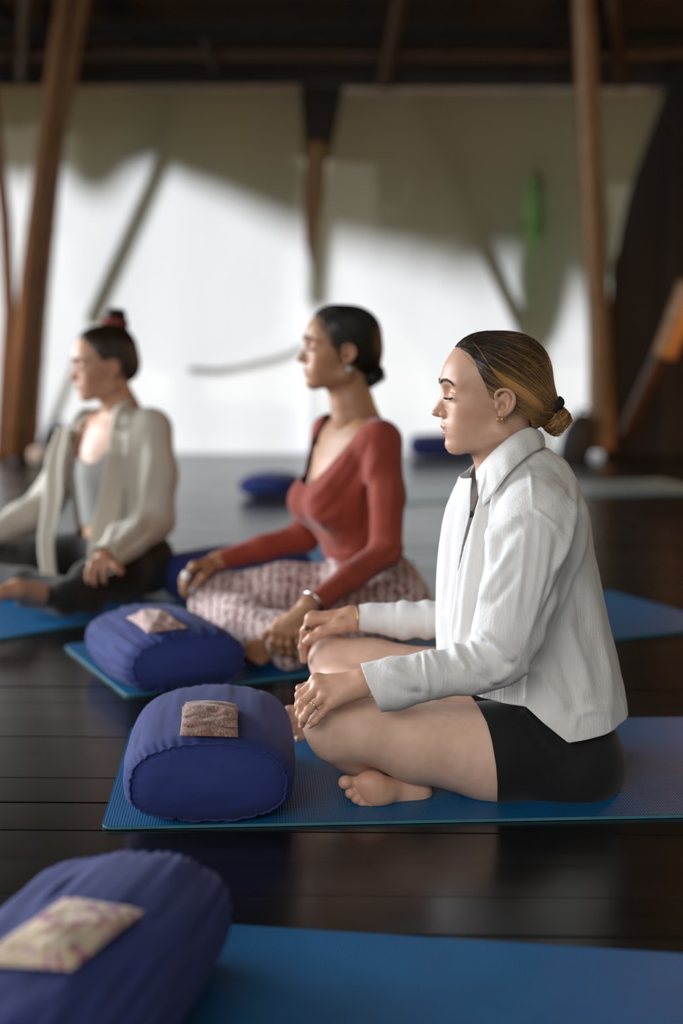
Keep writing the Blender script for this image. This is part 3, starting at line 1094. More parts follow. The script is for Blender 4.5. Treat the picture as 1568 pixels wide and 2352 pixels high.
def head_prims(neck):
    p = [el((0.010, 0, 0.050), (0.094, 0.072, 0.082), k=0.01)]
    p += [el((0.056, 0, 0.056), (0.055, 0.058, 0.056), k=0.03)]
    p += [el((0.052, 0, 0.000), (0.056, 0.056, 0.075), k=0.03)]
    p += both(lambda s: el((0.068, s * 0.040, -0.002), (0.026, 0.018, 0.020), k=0.022))       # cheek bones
    p += both(lambda s: el((0.062, s * 0.034, -0.038), (0.036, 0.022, 0.034), k=0.025))       # cheeks
    p += both(lambda s: rc((0.012, s * 0.048, -0.048), (0.080, s * 0.018, -0.073), 0.017, 0.014, k=0.025))   # jaw
    p += [el((0.090, 0, -0.072), (0.018, 0.019, 0.0165), k=0.018)]                              # chin
    p += [el((0.086, 0, -0.040), (0.026, 0.030, 0.030), k=0.02)]                               # mouth mound
    p += both(lambda s: rc((0.103, s * 0.010, 0.0445), (0.083, s * 0.044, 0.046), 0.0125, 0.012, k=0.014))   # brow ridge
    p += both(lambda s: el((0.1145, s * 0.0325, 0.0245), (0.0175, 0.0185, 0.0145), k=0.010, sub=True))           # eye sockets
    p += both(lambda s: el((0.0905, s * 0.0325, 0.0215), (0.0152, 0.0160, 0.0140), k=0.004))                # eyeball under closed lid
    p += both(lambda s: rc((0.1050, s * 0.020, 0.0125), (0.0955, s * 0.047, 0.0145), 0.0030, 0.0028, k=0.006))  # lower lid
    p += both(lambda s: rc((0.1085, s * 0.021, 0.0285), (0.0985, s * 0.047, 0.0285), 0.0012, 0.0012, k=0.003, sub=True))   # lid crease
    p += [rc((0.104, 0, 0.036), (0.117, 0, -0.004), 0.0080, 0.0082, k=0.009)]                   # nose bridge
    p += [el((0.1215, 0, -0.0125), (0.0125, 0.0105, 0.0095), k=0.006)]                           # nose tip
    p += both(lambda s: el((0.1110, s * 0.0136, -0.0152), (0.0098, 0.0068, 0.0088), k=0.0024))               # wings
    p += both(lambda s: el((0.1175, s * 0.0078, -0.0238), (0.0065, 0.0034, 0.0046), k=0.0018, sub=True))     # nostrils
    p += both(lambda s: rc((0.1115, s * 0.003, -0.0378), (0.0990, s * 0.0230, -0.0440), 0.0060, 0.0030, k=0.0030))   # upper lip
    p += both(lambda s: rc((0.1085, s * 0.002, -0.0508), (0.0975, s * 0.0210, -0.0455), 0.0064, 0.0032, k=0.0030))   # lower lip
    p += both(lambda s: rc((0.1145, s * 0.001, -0.0440), (0.0985, s * 0.0205, -0.0446), 0.0019, 0.0012, k=0.0022, flat=None, sub=True))  # mouth line
    # ears
    for s in (1, -1):
        def E(f, w, o=0.0):
            f, w = 0.0140 + f * 0.90, 0.0025 + w * 0.90
            return np.array([f, s * (0.0735 + o - 0.18 * f), w])
        Rr = np.array([[1, -s * 0.22, 0], [s * 0.22, 1, 0], [0, 0, 1.0]]); Rr[0] = unit(Rr[0]); Rr[1] = unit(Rr[1])
        p += [el(E(-0.0060, 0.009, 0.0005), (0.0185, 0.0046, 0.0262), Rr, k=0.006)]
        hel = [E(0.006, 0.010, 0.001), E(0.0125, 0.020, 0.004), E(0.009, 0.030, 0.006), E(-0.003, 0.0345, 0.007), E(-0.015, 0.031, 0.008), E(-0.0225, 0.021, 0.008), E(-0.0235, 0.008, 0.008), E(-0.0185, -0.005, 0.006), E(-0.010, -0.014, 0.004)]
        p += chain(spline(hel, 26), np.interp(np.linspace(0, 1, 26), [0, 0.6, 1], [0.0030, 0.0033, 0.0030]), k=0.0020)
        anti = [E(-0.010, 0.024, 0.004), E(-0.0145, 0.012, 0.005), E(-0.0125, -0.001, 0.005), E(-0.004, -0.0085, 0.004)]
        p += chain(spline(anti, 12), np.interp(np.linspace(0, 1, 12), [0, 0.5, 1], [0.0028, 0.0031, 0.0024]), k=0.0030)
        p += [el(E(0.0005, 0.0005, 0.006), (0.0068, 0.0075, 0.0078), k=0.004, sub=True)]
        p += [el(E(0.0095, 0.0, 0.002), (0.0042, 0.0045, 0.0060), k=0.004)]
        p += [el(E(-0.001, -0.0185, 0.000), (0.0070, 0.0036, 0.0078), k=0.005)]
    p += neck
    return p


def profile_fix(V):
    """push the middle of the face so that its outline follows the drawn profile"""
    pf = np.array(PROFILE)[::-1]
    zs = np.linspace(-0.086, 0.112, 200)
    tgt = np.interp(zs, pf[:, 1], pf[:, 0])
    mid = (np.abs(V[:, 1]) < 0.0035) & (V[:, 0] > 0.06)
    m = V[mid]
    cur = np.array([np.max(m[np.abs(m[:, 2] - z) < 0.0016, 0], initial=-1) for z in zs])
    ok = cur > 0
    d = np.where(ok, tgt - cur, 0)
    d = np.convolve(np.pad(d, 1, mode='edge'), [0.25, 0.5, 0.25], 'valid')
    wide = np.convolve(np.pad(d, 12, mode='edge'), np.ones(25) / 25, 'valid')
    bl = np.clip((zs - 0.050) / 0.008, 0, 1)
    d = d * (1 - bl) + wide * bl
    fade = np.clip((zs + 0.088) / 0.006, 0, 1) * np.clip((0.112 - zs) / 0.012, 0, 1)
    dz = np.interp(V[:, 2], zs, d * fade, left=0, right=0)
    sig = np.interp(V[:, 2], [-0.09, -0.06, -0.03, -0.022, 0.0, 0.03, 0.045, 0.06, 0.12], [0.026, 0.024, 0.020, 0.012, 0.011, 0.012, 0.026, 0.040, 0.050])
    w = np.exp(-(V[:, 1] / sig) ** 2) * np.clip((V[:, 0] - 0.05) / 0.03, 0, 1)
    V = V.copy(); V[:, 0] += dz * w
    return V


def head_colour(V, base, lip, flush):
    """skin tint: lips, flushed cheeks, ears and nose; plain differences of the skin itself"""
    C = np.tile(np.array(base, float), (len(V), 1))
    def blend(w, col):
        C[:] = C * (1 - w[:, None]) + np.array(col) * w[:, None]
    g = lambda c, r: np.exp(-(((V - np.array(c)) / np.array(r)) ** 2).sum(1))
    ay = np.abs(V[:, 1]); Vs = np.stack([V[:, 0], ay, V[:, 2]], 1)
    gs = lambda c, r: np.exp(-(((Vs - np.array(c)) / np.array(r)) ** 2).sum(1))
    blend(0.55 * gs((0.070, 0.052, -0.012), (0.026, 0.03, 0.020)), flush)
    blend(0.45 * gs((0.118, 0.006, -0.014), (0.014, 0.014, 0.010)), flush)
    blend(0.55 * gs((-0.006, 0.078, 0.006), (0.024, 0.012, 0.032)), flush)
    ul = np.clip(1.15 - np.abs(Vs[:, 2] + 0.0400 + 0.10 * ay) / 0.0055, 0, 1) * (ay < 0.0225) * (V[:, 0] > 0.094)
    ll = np.clip(1.15 - np.abs(Vs[:, 2] + 0.0500 - 0.12 * ay) / 0.0055, 0, 1) * (ay < 0.0225) * (V[:, 0] > 0.094)
    blend(np.clip(np.maximum(ul, ll), 0, 1) * 0.9, lip)
    return np.concatenate([C, np.ones((len(V), 1))], 1)


class Frame:
    """placement of a head: origin, yaw of the face direction, pitch, roll, scale"""
    def __init__(self, o, fwd, near, scale=1.0, pitch=0.0, roll=0.0):
        f = unit(fwd); n = np.asarray(near, float); n = unit(n - f * (n @ f)); u = np.cross(f, n)
        if u[2] < 0: u = -u
        c, s = math.cos(pitch), math.sin(pitch)
        f2 = f * c + u * s; u2 = u * c - f * s
        c, s = math.cos(roll), math.sin(roll)
        n2 = n * c + u2 * s; u3 = u2 * c - n * s
        self.M = np.stack([f2, n2, u3]) * scale; self.o = np.asarray(o, float)

    def __call__(self, V):
        return np.asarray(V) @ self.M + self.o

    def flip(self):
        return np.linalg.det(self.M) < 0


def skin_mat(name, rough=0.46, sss=0.06):
    m = NT(name)
    a = m.n('ShaderNodeAttribute'); a.attribute_name = 'tint'
    f = m.noise(60, 4, 0.6); g = m.noise(9, 3, 0.6)
    mx = m.n('ShaderNodeMixRGB', blend_type='MULTIPLY'); mx.inputs[0].default_value = 1.0
    m.l(a.outputs['Color'], mx.inputs[1]); m.l(m.ramp(g, [(0.3, (0.90, 0.86, 0.85)), (0.7, (1.0, 1.0, 1.0))]), mx.inputs[2])
    mx2 = m.n('ShaderNodeMixRGB', blend_type='MULTIPLY'); mx2.inputs[0].default_value = 1.0
    m.l(mx.outputs[0], mx2.inputs[1]); m.l(m.ramp(f, [(0.35, (0.93, 0.91, 0.90)), (0.6, (1, 1, 1))]), mx2.inputs[2])
    m.l(mx2.outputs[0], m.b.inputs['Base Color'])
    m.set(Roughness=rough)
    m.b.inputs['Subsurface Weight'].default_value = sss
    m.b.inputs['Subsurface Radius'].default_value = (1.0, 0.35, 0.2)
    m.b.inputs['Subsurface Scale'].default_value = 0.006
    m.b.inputs['Specular IOR Level'].default_value = 0.42
    m.bump(m.noise(350, 3), 0.08, 0.0006)
    return m.m


M_SKIN = skin_mat('skin')


def hair_mat():
    m = NT('hair')
    a = m.n('ShaderNodeAttribute'); a.attribute_name = 'tint'
    m.l(a.outputs['Color'], m.b.inputs['Base Color'])
    m.set(Roughness=0.38)
    m.b.inputs['Specular IOR Level'].default_value = 0.45
    return m.m


M_HAIR = hair_mat()
M_BROW = simple('brow_hair', (0.045, 0.027, 0.017), 0.6, 0.2, 50)
M_GOLD = simple('gold', (0.75, 0.50, 0.20), 0.22, 0.05, 30, metal=1.0)
M_SILVER = simple('silver', (0.72, 0.72, 0.72), 0.25, 0.05, 30, metal=1.0)
M_BLACKCLOTH = simple('black_cloth', (0.007, 0.007, 0.0075), 0.85, 0.2, 60, 0.3)

HC = np.array([0.004, 0.0, 0.048])                     # centre used for combing


def hair_sdf(extra=()):
    p = [el((0.005, 0, 0.0485), (0.0955, 0.0765, 0.0895), k=0.01, n=2.25)]
    p += [el((0.046, 0, 0.070), (0.0525, 0.0655, 0.0600), k=0.02)]
    p += [el((-0.046, 0, 0.006), (0.042, 0.054, 0.046), k=0.03)]
    p += list(extra)
    return p


def to_surface(prims, C, D, lift=0.0, rmax=0.16):
    """walk from centre C in directions D to the hair surface"""
    lo = np.zeros(D.shape[:-1]); hi = np.full(D.shape[:-1], rmax)
    for _ in range(22):
        mid = (lo + hi) / 2
        s = evalsdf(prims, C + D * mid[..., None]) > lift
        hi = np.where(s, mid, hi); lo = np.where(s, lo, mid)
    return C + D * ((lo + hi) / 2)[..., None]


def slerp(a, b, t):
    d = np.clip((a * b).sum(-1, keepdims=True), -0.9995, 0.9995)
    w = np.arccos(d)
    return (np.sin((1 - t) * w) * a + np.sin(t * w) * b) / np.sin(w)


def hair_do(hd, fr, mat_tint, line, knot, bun_c, bun_r, parent, n_str=1500, seed=0, bun_axis=None, tie_mat=None, wisps=True, cap_h=0.0028, srad=0.00042, wob=0.004, tie=None, extra_paths=None):
    """combed-back hair: cap, strands, bun and hair tie. line = outline polygon of the hair seen from the side"""
    r_ = np.random.default_rng(seed)
    prims = hair_sdf(hd)
    V, F = polygonise(prims, cap_h, smooth=2)
    s = inside_poly(V[:, [0, 2]], line)
    V, F = clip_mesh(V, F, s)
    N = normals(V, F)
    kd = unit(np.asarray(knot) - HC)
    # combing direction stripes: angle around the axis centre->knot
    e1 = unit(np.cross(kd, [0, 1, 0])); e2 = np.cross(kd, e1)
    d = V - HC
    az = np.arctan2(d @ e1, d @ e2)
    st = vnoise(np.stack([az * 26, 0 * az, d @ kd * 6], -1), 1.0) * 0.6 + vnoise(np.stack([az * 70, 0 * az + 3, d @ kd * 9], -1), 1.0) * 0.4
    V = V + N * (0.0011 * st)[:, None]
    tint = mat_tint(V, st, r_)
    W = fr(V); FF = F[:, ::-1] if fr.flip() else F
    hair = mk('hair', W, FF, M_HAIR, parent, attrs={'tint': tint})
    # strands
    al = 2 * math.pi * r_.random(n_str); 
    roots = V[r_.integers(0, len(V), n_str)]
    edge = inside_poly(roots[:, [0, 2]], line)
    keep = (roots[:, 0] > -0.05) | (r_.random(n_str) < 0.35)
    roots = roots[keep]
    d0 = roots - HC; d0 /= np.linalg.norm(d0, axis=1)[:, None]
    N_ = 20
    t = np.linspace(0, 1, N_)[None, :, None]
    kd2 = np.tile(kd, (len(d0), 1)) + r_.normal(0, 0.05, (len(d0), 3)); kd2 /= np.linalg.norm(kd2, axis=1)[:, None]
    Dn = slerp(d0[:, None, :] * np.ones((1, N_, 1)), kd2[:, None, :] * np.ones((1, N_, 1)), t)
    Dn += wob * r_.normal(0, 1, (len(d0), 1, 3)) * np.sin(math.pi * t)
    Dn /= np.linalg.norm(Dn, axis=2)[..., None]
    path = to_surface(prims, HC, Dn)
    lift = (0.0004 + 0.0012 * r_.random((len(d0), 1, 1))) * np.sin(math.pi * np.clip(t * 1.1, 0, 1))
    path = path + Dn * lift
    if extra_paths is not None:
        ex = extra_paths(prims, r_)
        path = np.concatenate([path, ex])
    n_ex = len(ex) if extra_paths is not None else 0
    SV, SF = strands_vf(path, srad * (0.7 + 0.6 * r_.random(len(path))))
    tS = mat_tint(path.reshape(-1, 3), np.repeat(np.concatenate([r_.normal(0, 0.6, len(path) - n_ex), r_.normal(1.25, 0.5, n_ex)]), N_), r_)
    o = mk('strands', fr(SV), SF, M_HAIR, hair, attrs={'tint': np.repeat(tS, 3, axis=0)}, kind='stuff')
    # bun: wound coil over an inner ball
    ax = unit(bun_axis if bun_axis is not None else np.asarray(bun_c) - np.asarray(knot))
    b1 = unit(np.cross(ax, [0, 1, 0.1])); b2 = np.cross(ax, b1)
    bp = [el(bun_c, (bun_r * 0.92, bun_r * 1.0, bun_r * 0.84), np.stack([ax, b1, b2]), k=0.01)]
    BV, BF = polygonise(bp, 0.002, smooth=1)
    bt = mat_tint(BV * 0 + np.array([-0.1, 0, 0]), vnoise(BV * 900, 0.3), r_)
    bun = mk('bun', fr(BV), BF[:, ::-1] if fr.flip() else BF, M_HAIR, hair, attrs={'tint': bt})
    loops = []
    for k in range(520):
        tilt = r_.normal(0, 0.30); ph0 = r_.random() * 6.28; off = r_.uniform(-0.75, 0.75)
        A1 = unit(b1 * math.cos(tilt) + ax * math.sin(tilt)); A2 = unit(b2 + ax * r_.normal(0, 0.28))
        ph = ph0 + np.linspace(0, r_.uniform(2.0, 4.2), 20)
        rr = bun_r * math.sqrt(max(0.05, 1 - off * off)) * r_.uniform(0.98, 1.045)
        c = np.asarray(bun_c) + ax * off * bun_r * 0.8
        loops.append(c + rr * (np.cos(ph)[:, None] * A1 + np.sin(ph)[:, None] * A2 * 0.95) + r_.normal(0, 0.0002, (20, 3)))
    loops = np.array(loops)
    LV, LF = strands_vf(loops, 0.0006)
    tl = mat_tint(loops.reshape(-1, 3) * 0 + np.array([-0.1, 0, -0.02]), np.repeat(r_.normal(0.1, 0.6, len(loops)), 20), r_)
    mk('bun_strands', fr(LV), LF, M_HAIR, bun, attrs={'tint': np.repeat(tl, 3, axis=0)}, kind='stuff')
    if tie_mat is not None:
        tc, tr, tt, tax = tie
        tax = unit(tax); t1 = unit(np.cross(tax, [0, 1, 0.05])); t2 = np.cross(tax, t1)
        nu, nv = 72, 18
        u = np.arange(nu) * 2 * math.pi / nu; v = np.arange(nv) * 2 * math.pi / nv
        U, Vv = np.meshgrid(u, v, indexing='ij')
        rr = tt * (1 + 0.30 * np.sin(U * 13 + 1.3 * np.sin(Vv)) * 0.6 + 0.22 * np.sin(U * 21 + 2 * Vv))
        R = tr + rr * np.cos(Vv)
        TV = np.asarray(tc) + R[..., None] * (np.cos(U)[..., None] * t1 + np.sin(U)[..., None] * t2) + (rr * np.sin(Vv))[..., None] * tax
        mk('hair_tie', fr(TV.reshape(-1, 3)), grid_faces(nu, nv, True, True), tie_mat, hair)
    if wisps:
        ws = []
        for k in range(46):
            i = r_.integers(0, len(V)); p0 = V[i]; nrm = N[i]
            if p0[0] < 0.03 and r_.random() < 0.6: continue
            L = r_.uniform(0.008, 0.02)
            tt_ = np.linspace(0, 1, 20)[:, None]
            ws.append(p0 + nrm * 0.006 * np.sin(tt_ * 2.2) + (kd * 0.6 + r_.normal(0, 0.4, 3)) * L * tt_)
        for k in range(34):
            a = r_.normal(0, 1, 3); a /= np.linalg.norm(a); p0 = np.asarray(bun_c) + a * bun_r
            L = r_.uniform(0.006, 0.016); tt_ = np.linspace(0, 1, 20)[:, None]
            ws.append(p0 + a * L * tt_ * 0.6 + np.array([-0.2, 0, -0.9]) * L * tt_ ** 2 + r_.normal(0, 0.3, 3) * L * tt_)
        ws = np.array(ws)
        WV, WF = strands_vf(ws, 0.00022)
        tw = mat_tint(ws.reshape(-1, 3) * 0 + np.array([-0.1, 0, 0]), np.repeat(r_.normal(0.4, 0.5, len(ws)), 20), r_)
        mk('flyaway_hairs', fr(WV), WF, M_HAIR, hair, attrs={'tint': np.repeat(tw, 3, axis=0)}, kind='stuff')
    return hair


def brow_and_lashes(fr, parent, hv, seed=0, thick=1.0):
    r_ = np.random.default_rng(seed)
    face = hv[hv[:, 0] > 0.055]

    def sx(p):
        """slide a point along x until it lies on the face"""
        p = np.array(p, float)
        d2 = (face[:, 1] - p[1]) ** 2 + (face[:, 2] - p[2]) ** 2
        near = face[np.argsort(d2)[:8]]
        p[0] = near[:, 0].max()
        return p
    for s in (1, -1):
        pts = np.array([sx(q) for q in spline([(0.11, s * 0.0065, 0.0425), (0.11, s * 0.0150, 0.0455), (0.10, s * 0.0280, 0.0485), (0.09, s * 0.0400, 0.0470), (0.08, s * 0.0490, 0.0420)], 60)])
        hs = []
        for k in range(230):
            u = r_.random() ** 0.9; i = int(u * 59); c = pts[i]
            w = 0.0017 * (1 - 0.45 * u) * thick
            c = c + np.array([0.0002, 0, np.clip(r_.normal(0, w), -2 * w, 2 * w)])
            c = sx(c)
            dirn = unit(pts[min(59, i + 3)] - pts[max(0, i - 3)]) * 0.85 + np.array([0.0, 0, 0.55 * (1 - u) - 0.25 * u])
            tt = np.linspace(0, 1, 6)[:, None]
            hs.append(c + unit(dirn) * 0.0062 * tt + np.array([0.0012, s * 0.0006, 0]) * np.sin(tt * 3))
        HV, HF = strands_vf(np.array(hs), 0.00030)
        mk('eyebrow', fr(HV), HF, M_BROW, parent, kind='stuff')
        lid = np.array([sx(q) for q in spline([(0.10, s * 0.0200, 0.0165), (0.10, s * 0.0255, 0.0148), (0.10, s * 0.0325, 0.0143), (0.10, s * 0.0400, 0.0152), (0.09, s * 0.0465, 0.0178)], 50)])
        lid = np.convolve(np.pad(lid[:, 0], 3, mode='edge'), np.ones(7) / 7, 'valid')[:, None] * [1, 0, 0] + lid * [0, 1, 1]
        ls = []
        for k in range(120):
            u = r_.random(); c = lid[int(u * 49)]
            out = unit(np.array([1.0, s * (u - 0.3) * 1.2, -0.30 + r_.normal(0, 0.08)]))
            tt = np.linspace(0, 1, 6)[:, None]
            ls.append(c + out * (0.0060 + 0.003 * u) * tt + np.array([0, 0, 0.0016]) * tt ** 2)
        LV, LF = strands_vf(np.array(ls), 0.00032)
        lash = mk('eyelashes', fr(LV), LF, M_BROW, parent, kind='stuff')
        LV, LF = tube_vf(lid + [0.0002, 0, 0], 0.0008, 6)
        mk('lash_line', fr(LV), LF, M_BROW, lash)
# ================================================================== WOMAN IN THE WHITE SHIRT
Y1 = 2.66
W1 = empty('person', G(1250, 1790) * [1, 0, 0] + [0, Y1, 0.006], 'seated barefoot person in open white shirt and black shorts, hair in a blond bun', 'person')
H1 = Frame(P(1154.3, 931.6, Y1), (-0.998, -0.05, 0.0), (0, -1, 0), 1.0)
SK1 = (0.63, 0.40, 0.295)
neck1 = [rc((-0.006, 0, -0.030), (-0.012, 0, -0.140), 0.046, 0.050, k=0.03), rc((0.022, 0, -0.070), (-0.012, 0, -0.140), 0.032, 0.044, k=0.028),
         rc((-0.020, 0, -0.12), (-0.050, 0, -0.19), 0.050, 0.075, k=0.04)]
hv, hf = polygonise(head_prims(neck1), 0.0017, smooth=1)
hv = profile_fix(hv)
c1_ = head_colour(hv, (0.54, 0.32, 0.225), (0.36, 0.14, 0.11), (0.50, 0.235, 0.155))
HEAD1 = (H1(hv), hf[:, ::-1] if H1.flip() else hf, c1_)
W1_BODY = [HEAD1]


def tint1(V, st, r_):
    """brown at the crown, blond in streaks towards the bun"""
    V = np.asarray(V)
    up = np.clip((V[:, 2] - 0.030) / 0.075, 0, 1); fr_ = np.clip((V[:, 0] + 0.01) / 0.09, 0, 1)
    b = np.clip(0.60 - 0.55 * up - 0.42 * fr_ + 0.46 * st, 0, 1)
    dark, light = np.array([0.016, 0.009, 0.005]), np.array([0.54, 0.29, 0.10])
    return np.concatenate([dark + (light - dark) * (b ** 1.35)[:, None], np.ones((len(V), 1))], 1)


def front_lock(prims, r_):
    """the blond lock that sweeps from the parting over the temple and the ear to the bun"""
    zo = lambda x, y: ((800 - x) * 0.0002178 + 0.004, (790 - y) * 0.0002178)
    out = []
    for k in range(150):
        o = r_.normal(0, 1)
        pts = [zo(540 + 5 * o, 262 + 5 * o), zo(580 + 5 * o, 325 + 6 * o), zo(635 + 5 * o, 425 + 7 * o), zo(712, 508 + 10 * o), zo(850, 605 + 22 * o), zo(1000, 705 + 26 * o), zo(1120, 800 + 16 * o)]
        c = spline(pts, 20)
        lo, hi = np.zeros(20), np.full(20, 0.12)
        for _ in range(20):
            mid = (lo + hi) / 2
            s_ = evalsdf(prims, np.stack([c[:, 0], mid, c[:, 1]], 1)) > 0
            hi = np.where(s_, mid, hi); lo = np.where(s_, lo, mid)
        out.append(np.stack([c[:, 0], hi + 0.0010 + 0.0012 * r_.random(), c[:, 1]], 1))
    return np.array(out)


LINE1 = [(0.105, 0.117), (0.086, 0.1075), (0.072, 0.098), (0.062, 0.083), (0.056, 0.065), (0.048, 0.050), (0.042, 0.036), (0.036, 0.020), (0.028, 0.017), (0.018, 0.020), (0.008, 0.028), (-0.006, 0.036), (-0.020, 0.033),
         (-0.028, 0.020), (-0.034, 0.002), (-0.040, -0.018), (-0.048, -0.036), (-0.062, -0.050), (-0.11, -0.05), (-0.13, 0.05), (-0.08, 0.16), (0.08, 0.16)]
hair_do([rc((-0.05, 0, 0.0), (-0.076, 0, -0.004), 0.045, 0.022, k=0.03)], H1, tint1, LINE1, (-0.078, 0, -0.004), (-0.1000, 0, -0.0270), 0.0275, W1, n_str=4200, seed=4, srad=0.00030, extra_paths=front_lock, tie_mat=M_BLACKCLOTH,
        tie=((-0.0830, 0, -0.0075), 0.0265, 0.0085, (-0.50, 0, -0.86)))
brow_and_lashes(H1, W1, hv, 3)
# small gold hoops
for dx, dz, r in ((0.0180, -0.0205, 0.0052), (0.0105, -0.0195, 0.0036)):
    c = np.array([dx, 0.0765, dz])
    a = np.linspace(0, 2 * math.pi, 28)
    ring = np.stack([c[0] + r * np.cos(a) * 0.9, c[1] + 0.004 * np.cos(a), c[2] + r * np.sin(a)], 1)
    mk('hoop_earring', *[(H1(x), y) for x, y in [tube_vf(ring, 0.0011, 8, cap=False)]][0], M_GOLD, W1)
# ---------------------------------------------------------------- limbs of the woman in the white shirt
def q(px, py, Y): return P(px, py, Y)


def plain_tint(V, base): return np.tile(np.array([*base, 1.0]), (len(V), 1))


def to_px(V):
    V = np.asarray(V); d = V - [0, 0, CAM_H]
    depth = d[:, 1] * CT - d[:, 2] * ST; up = d[:, 1] * ST + d[:, 2] * CT
    return np.stack([784 + FPX * d[:, 0] / depth, 1176 - FPX * up / depth], 1)


legs1 = []
# near leg: thigh, knee, calf tucked under, foot on the far side
legs1 += chain([q(1300, 1738, 2.585), q(1140, 1730, 2.545), q(960, 1702, 2.515), q(830, 1672, 2.495), q(772, 1660, 2.485)], [0.094, 0.0885, 0.0730, 0.0590, 0.0500], k=0.02)
legs1 += [el(q(752, 1652, 2.482), (0.045, 0.046, 0.050), k=0.025)]
legs1 += chain([q(770, 1690, 2.490), q(845, 1738, 2.560), q(842, 1735, 2.66), q(770, 1672, 2.84)], [0.050, 0.049, 0.045, 0.032], k=0.014)
# far leg
legs1 += chain([q(1280, 1640, 2.790), q(1000, 1578, 2.880), q(850, 1535, 2.925), q(775, 1518, 2.940)], [0.095, 0.078, 0.060, 0.052], k=0.02)
legs1 += [el(q(758, 1512, 2.942), (0.045, 0.045, 0.047), k=0.025)]
legs1 += chain([q(772, 1548, 2.925), q(850, 1625, 2.80), q(900, 1720, 2.68), q(950, 1805, 2.56)], [0.049, 0.053, 0.045, 0.031], k=0.012)
# hips and trunk under the clothes
legs1 += [el(q(1300, 1742, 2.66), (0.098, 0.175, 0.090), k=0.05)]
trunk1 = [rc(q(1290, 1660, Y1), q(1250, 1450, Y1), 0.095, 0.088, 0.05, (np.array([1.0, 0, 0]), 1.25)), rc(q(1250, 1450, Y1), q(1205, 1230, Y1), 0.090, 0.105, 0.05, (np.array([1.0, 0, 0]), 1.35)),
          rc(q(1200, 1185, Y1 - 0.10), q(1200, 1185, Y1 + 0.10), 0.05, 0.05, 0.05), rc(q(1180, 1130, Y1), q(1165, 1060, Y1), 0.07, 0.055, 0.04)]
trunk1 += chain([q(1200, 1185, Y1 - 0.10), q(1222, 1240, Y1 - 0.195), q(1155, 1512, Y1 - 0.243), q(990, 1552, Y1 - 0.244), q(850, 1580, Y1 - 0.244)], [0.045, 0.036, 0.029, 0.025, 0.019], k=0.02)
trunk1 += chain([q(1200, 1185, Y1 + 0.10), q(1180, 1240, Y1 + 0.19), q(1050, 1424, Y1 + 0.25), q(830, 1419, Y1 + 0.258)], [0.045, 0.036, 0.029, 0.019], k=0.02)
V, F = polygonise(legs1 + trunk1, 0.0042, smooth=2)
# soft flesh: small irregularities
N = normals(V, F)
V = V + N * (0.0012 * vnoise(V, 18))[:, None]
V[:, 2] = np.maximum(V[:, 2], 0.0068)
W1_BODY.append((V, F, plain_tint(V, (0.70, 0.475, 0.375))))

# right foot, sole towards the camera
def foot_sole():
    Yf = 2.475
    toes = [((812, 1797), (793, 1797), 0.0135, 0.0125), ((826, 1815), (805, 1822), 0.0105, 0.0095), ((838, 1826), (819, 1835), 0.0100, 0.0088), ((850, 1834), (833, 1844), 0.0095, 0.0084), ((862, 1840), (850, 1850), 0.0092, 0.0082)]
    p = [el(q(846, 1800, Yf + 0.006), (0.027, 0.018, 0.022), k=0.012), el(q(868, 1828, Yf + 0.006), (0.026, 0.018, 0.018), k=0.014),
         rc(q(862, 1812, Yf + 0.008), q(945, 1822, Yf + 0.05), 0.026, 0.026, 0.02, ((0, 1, 0), 1.25)), el(q(950, 1820, Yf + 0.055), (0.034, 0.030, 0.028), k=0.02)]
    for (a, b, r0, r1) in toes:
        p += [rc(q(*a, Yf + 0.006), q(*b, Yf + 0.004), r0 * 0.8, r0 * 0.85, 0.004), el(q(*b, Yf), (r1 * 1.05, r1, r1 * 1.0), k=0.004)]
    p += [rc(q(940, 1805, Yf + 0.06), q(955, 1795, 2.57), 0.028, 0.033, 0.02)]
    return p


V, F = polygonise(foot_sole(), 0.0019, smooth=1)
V[:, 2] = np.maximum(V[:, 2], 0.0068)
pxs = to_px(V)
t_ = plain_tint(V, SK1)
rd = np.clip(1.0 - np.abs(pxs[:, 0] - 840) / 90, 0, 1)
t_[:, :3] = t_[:, :3] * (1 - 0.5 * rd[:, None]) + np.array([0.58, 0.27, 0.20]) * 0.5 * rd[:, None]
W1_BODY.append((V, F, t_))
# left foot peeping out on the far side, toes forward
pl_ = [rc(q(775, 1668, 2.84), q(715, 1660, 2.87), 0.033, 0.028, 0.02), el(q(706, 1652, 2.87), (0.030, 0.030, 0.024), k=0.02)]
for i, (a, b, r) in enumerate((((690, 1632), (664, 1634), 0.0125), ((690, 1648), (664, 1655), 0.0095), ((693, 1662), (668, 1672), 0.009), ((698, 1674), (676, 1686), 0.0085), ((704, 1684), (686, 1697), 0.008))):
    pl_ += [rc(q(*a, 2.86 - 0.008 * i), q(*b, 2.85 - 0.01 * i), r * 0.9, r, 0.005)]
V, F = polygonise(pl_, 0.0024, smooth=1)
W1_BODY.append((V, F, plain_tint(V, SK1)))

# ---------------------------------------------------------------- hands
def hz(x, y): return (640 + x / 6.5333, 1370 + y / 6.5333)


def hq(x, y, Y): return P(*hz(x, y), Y)


def finger(pts, r0, r1, k=0.0035):
    """pts: knuckle, middle joint, end joint, tip"""
    p = []
    n = len(pts) - 1
    rr = np.linspace(r0, r1, n + 1)
    for i in range(n):
        p.append(rc(pts[i], pts[i + 1], rr[i] * 0.97, rr[i + 1] * 0.97, k))
        if 0 < i: p.append(el(pts[i], (rr[i] * 1.06,) * 3, k=k))
    return p


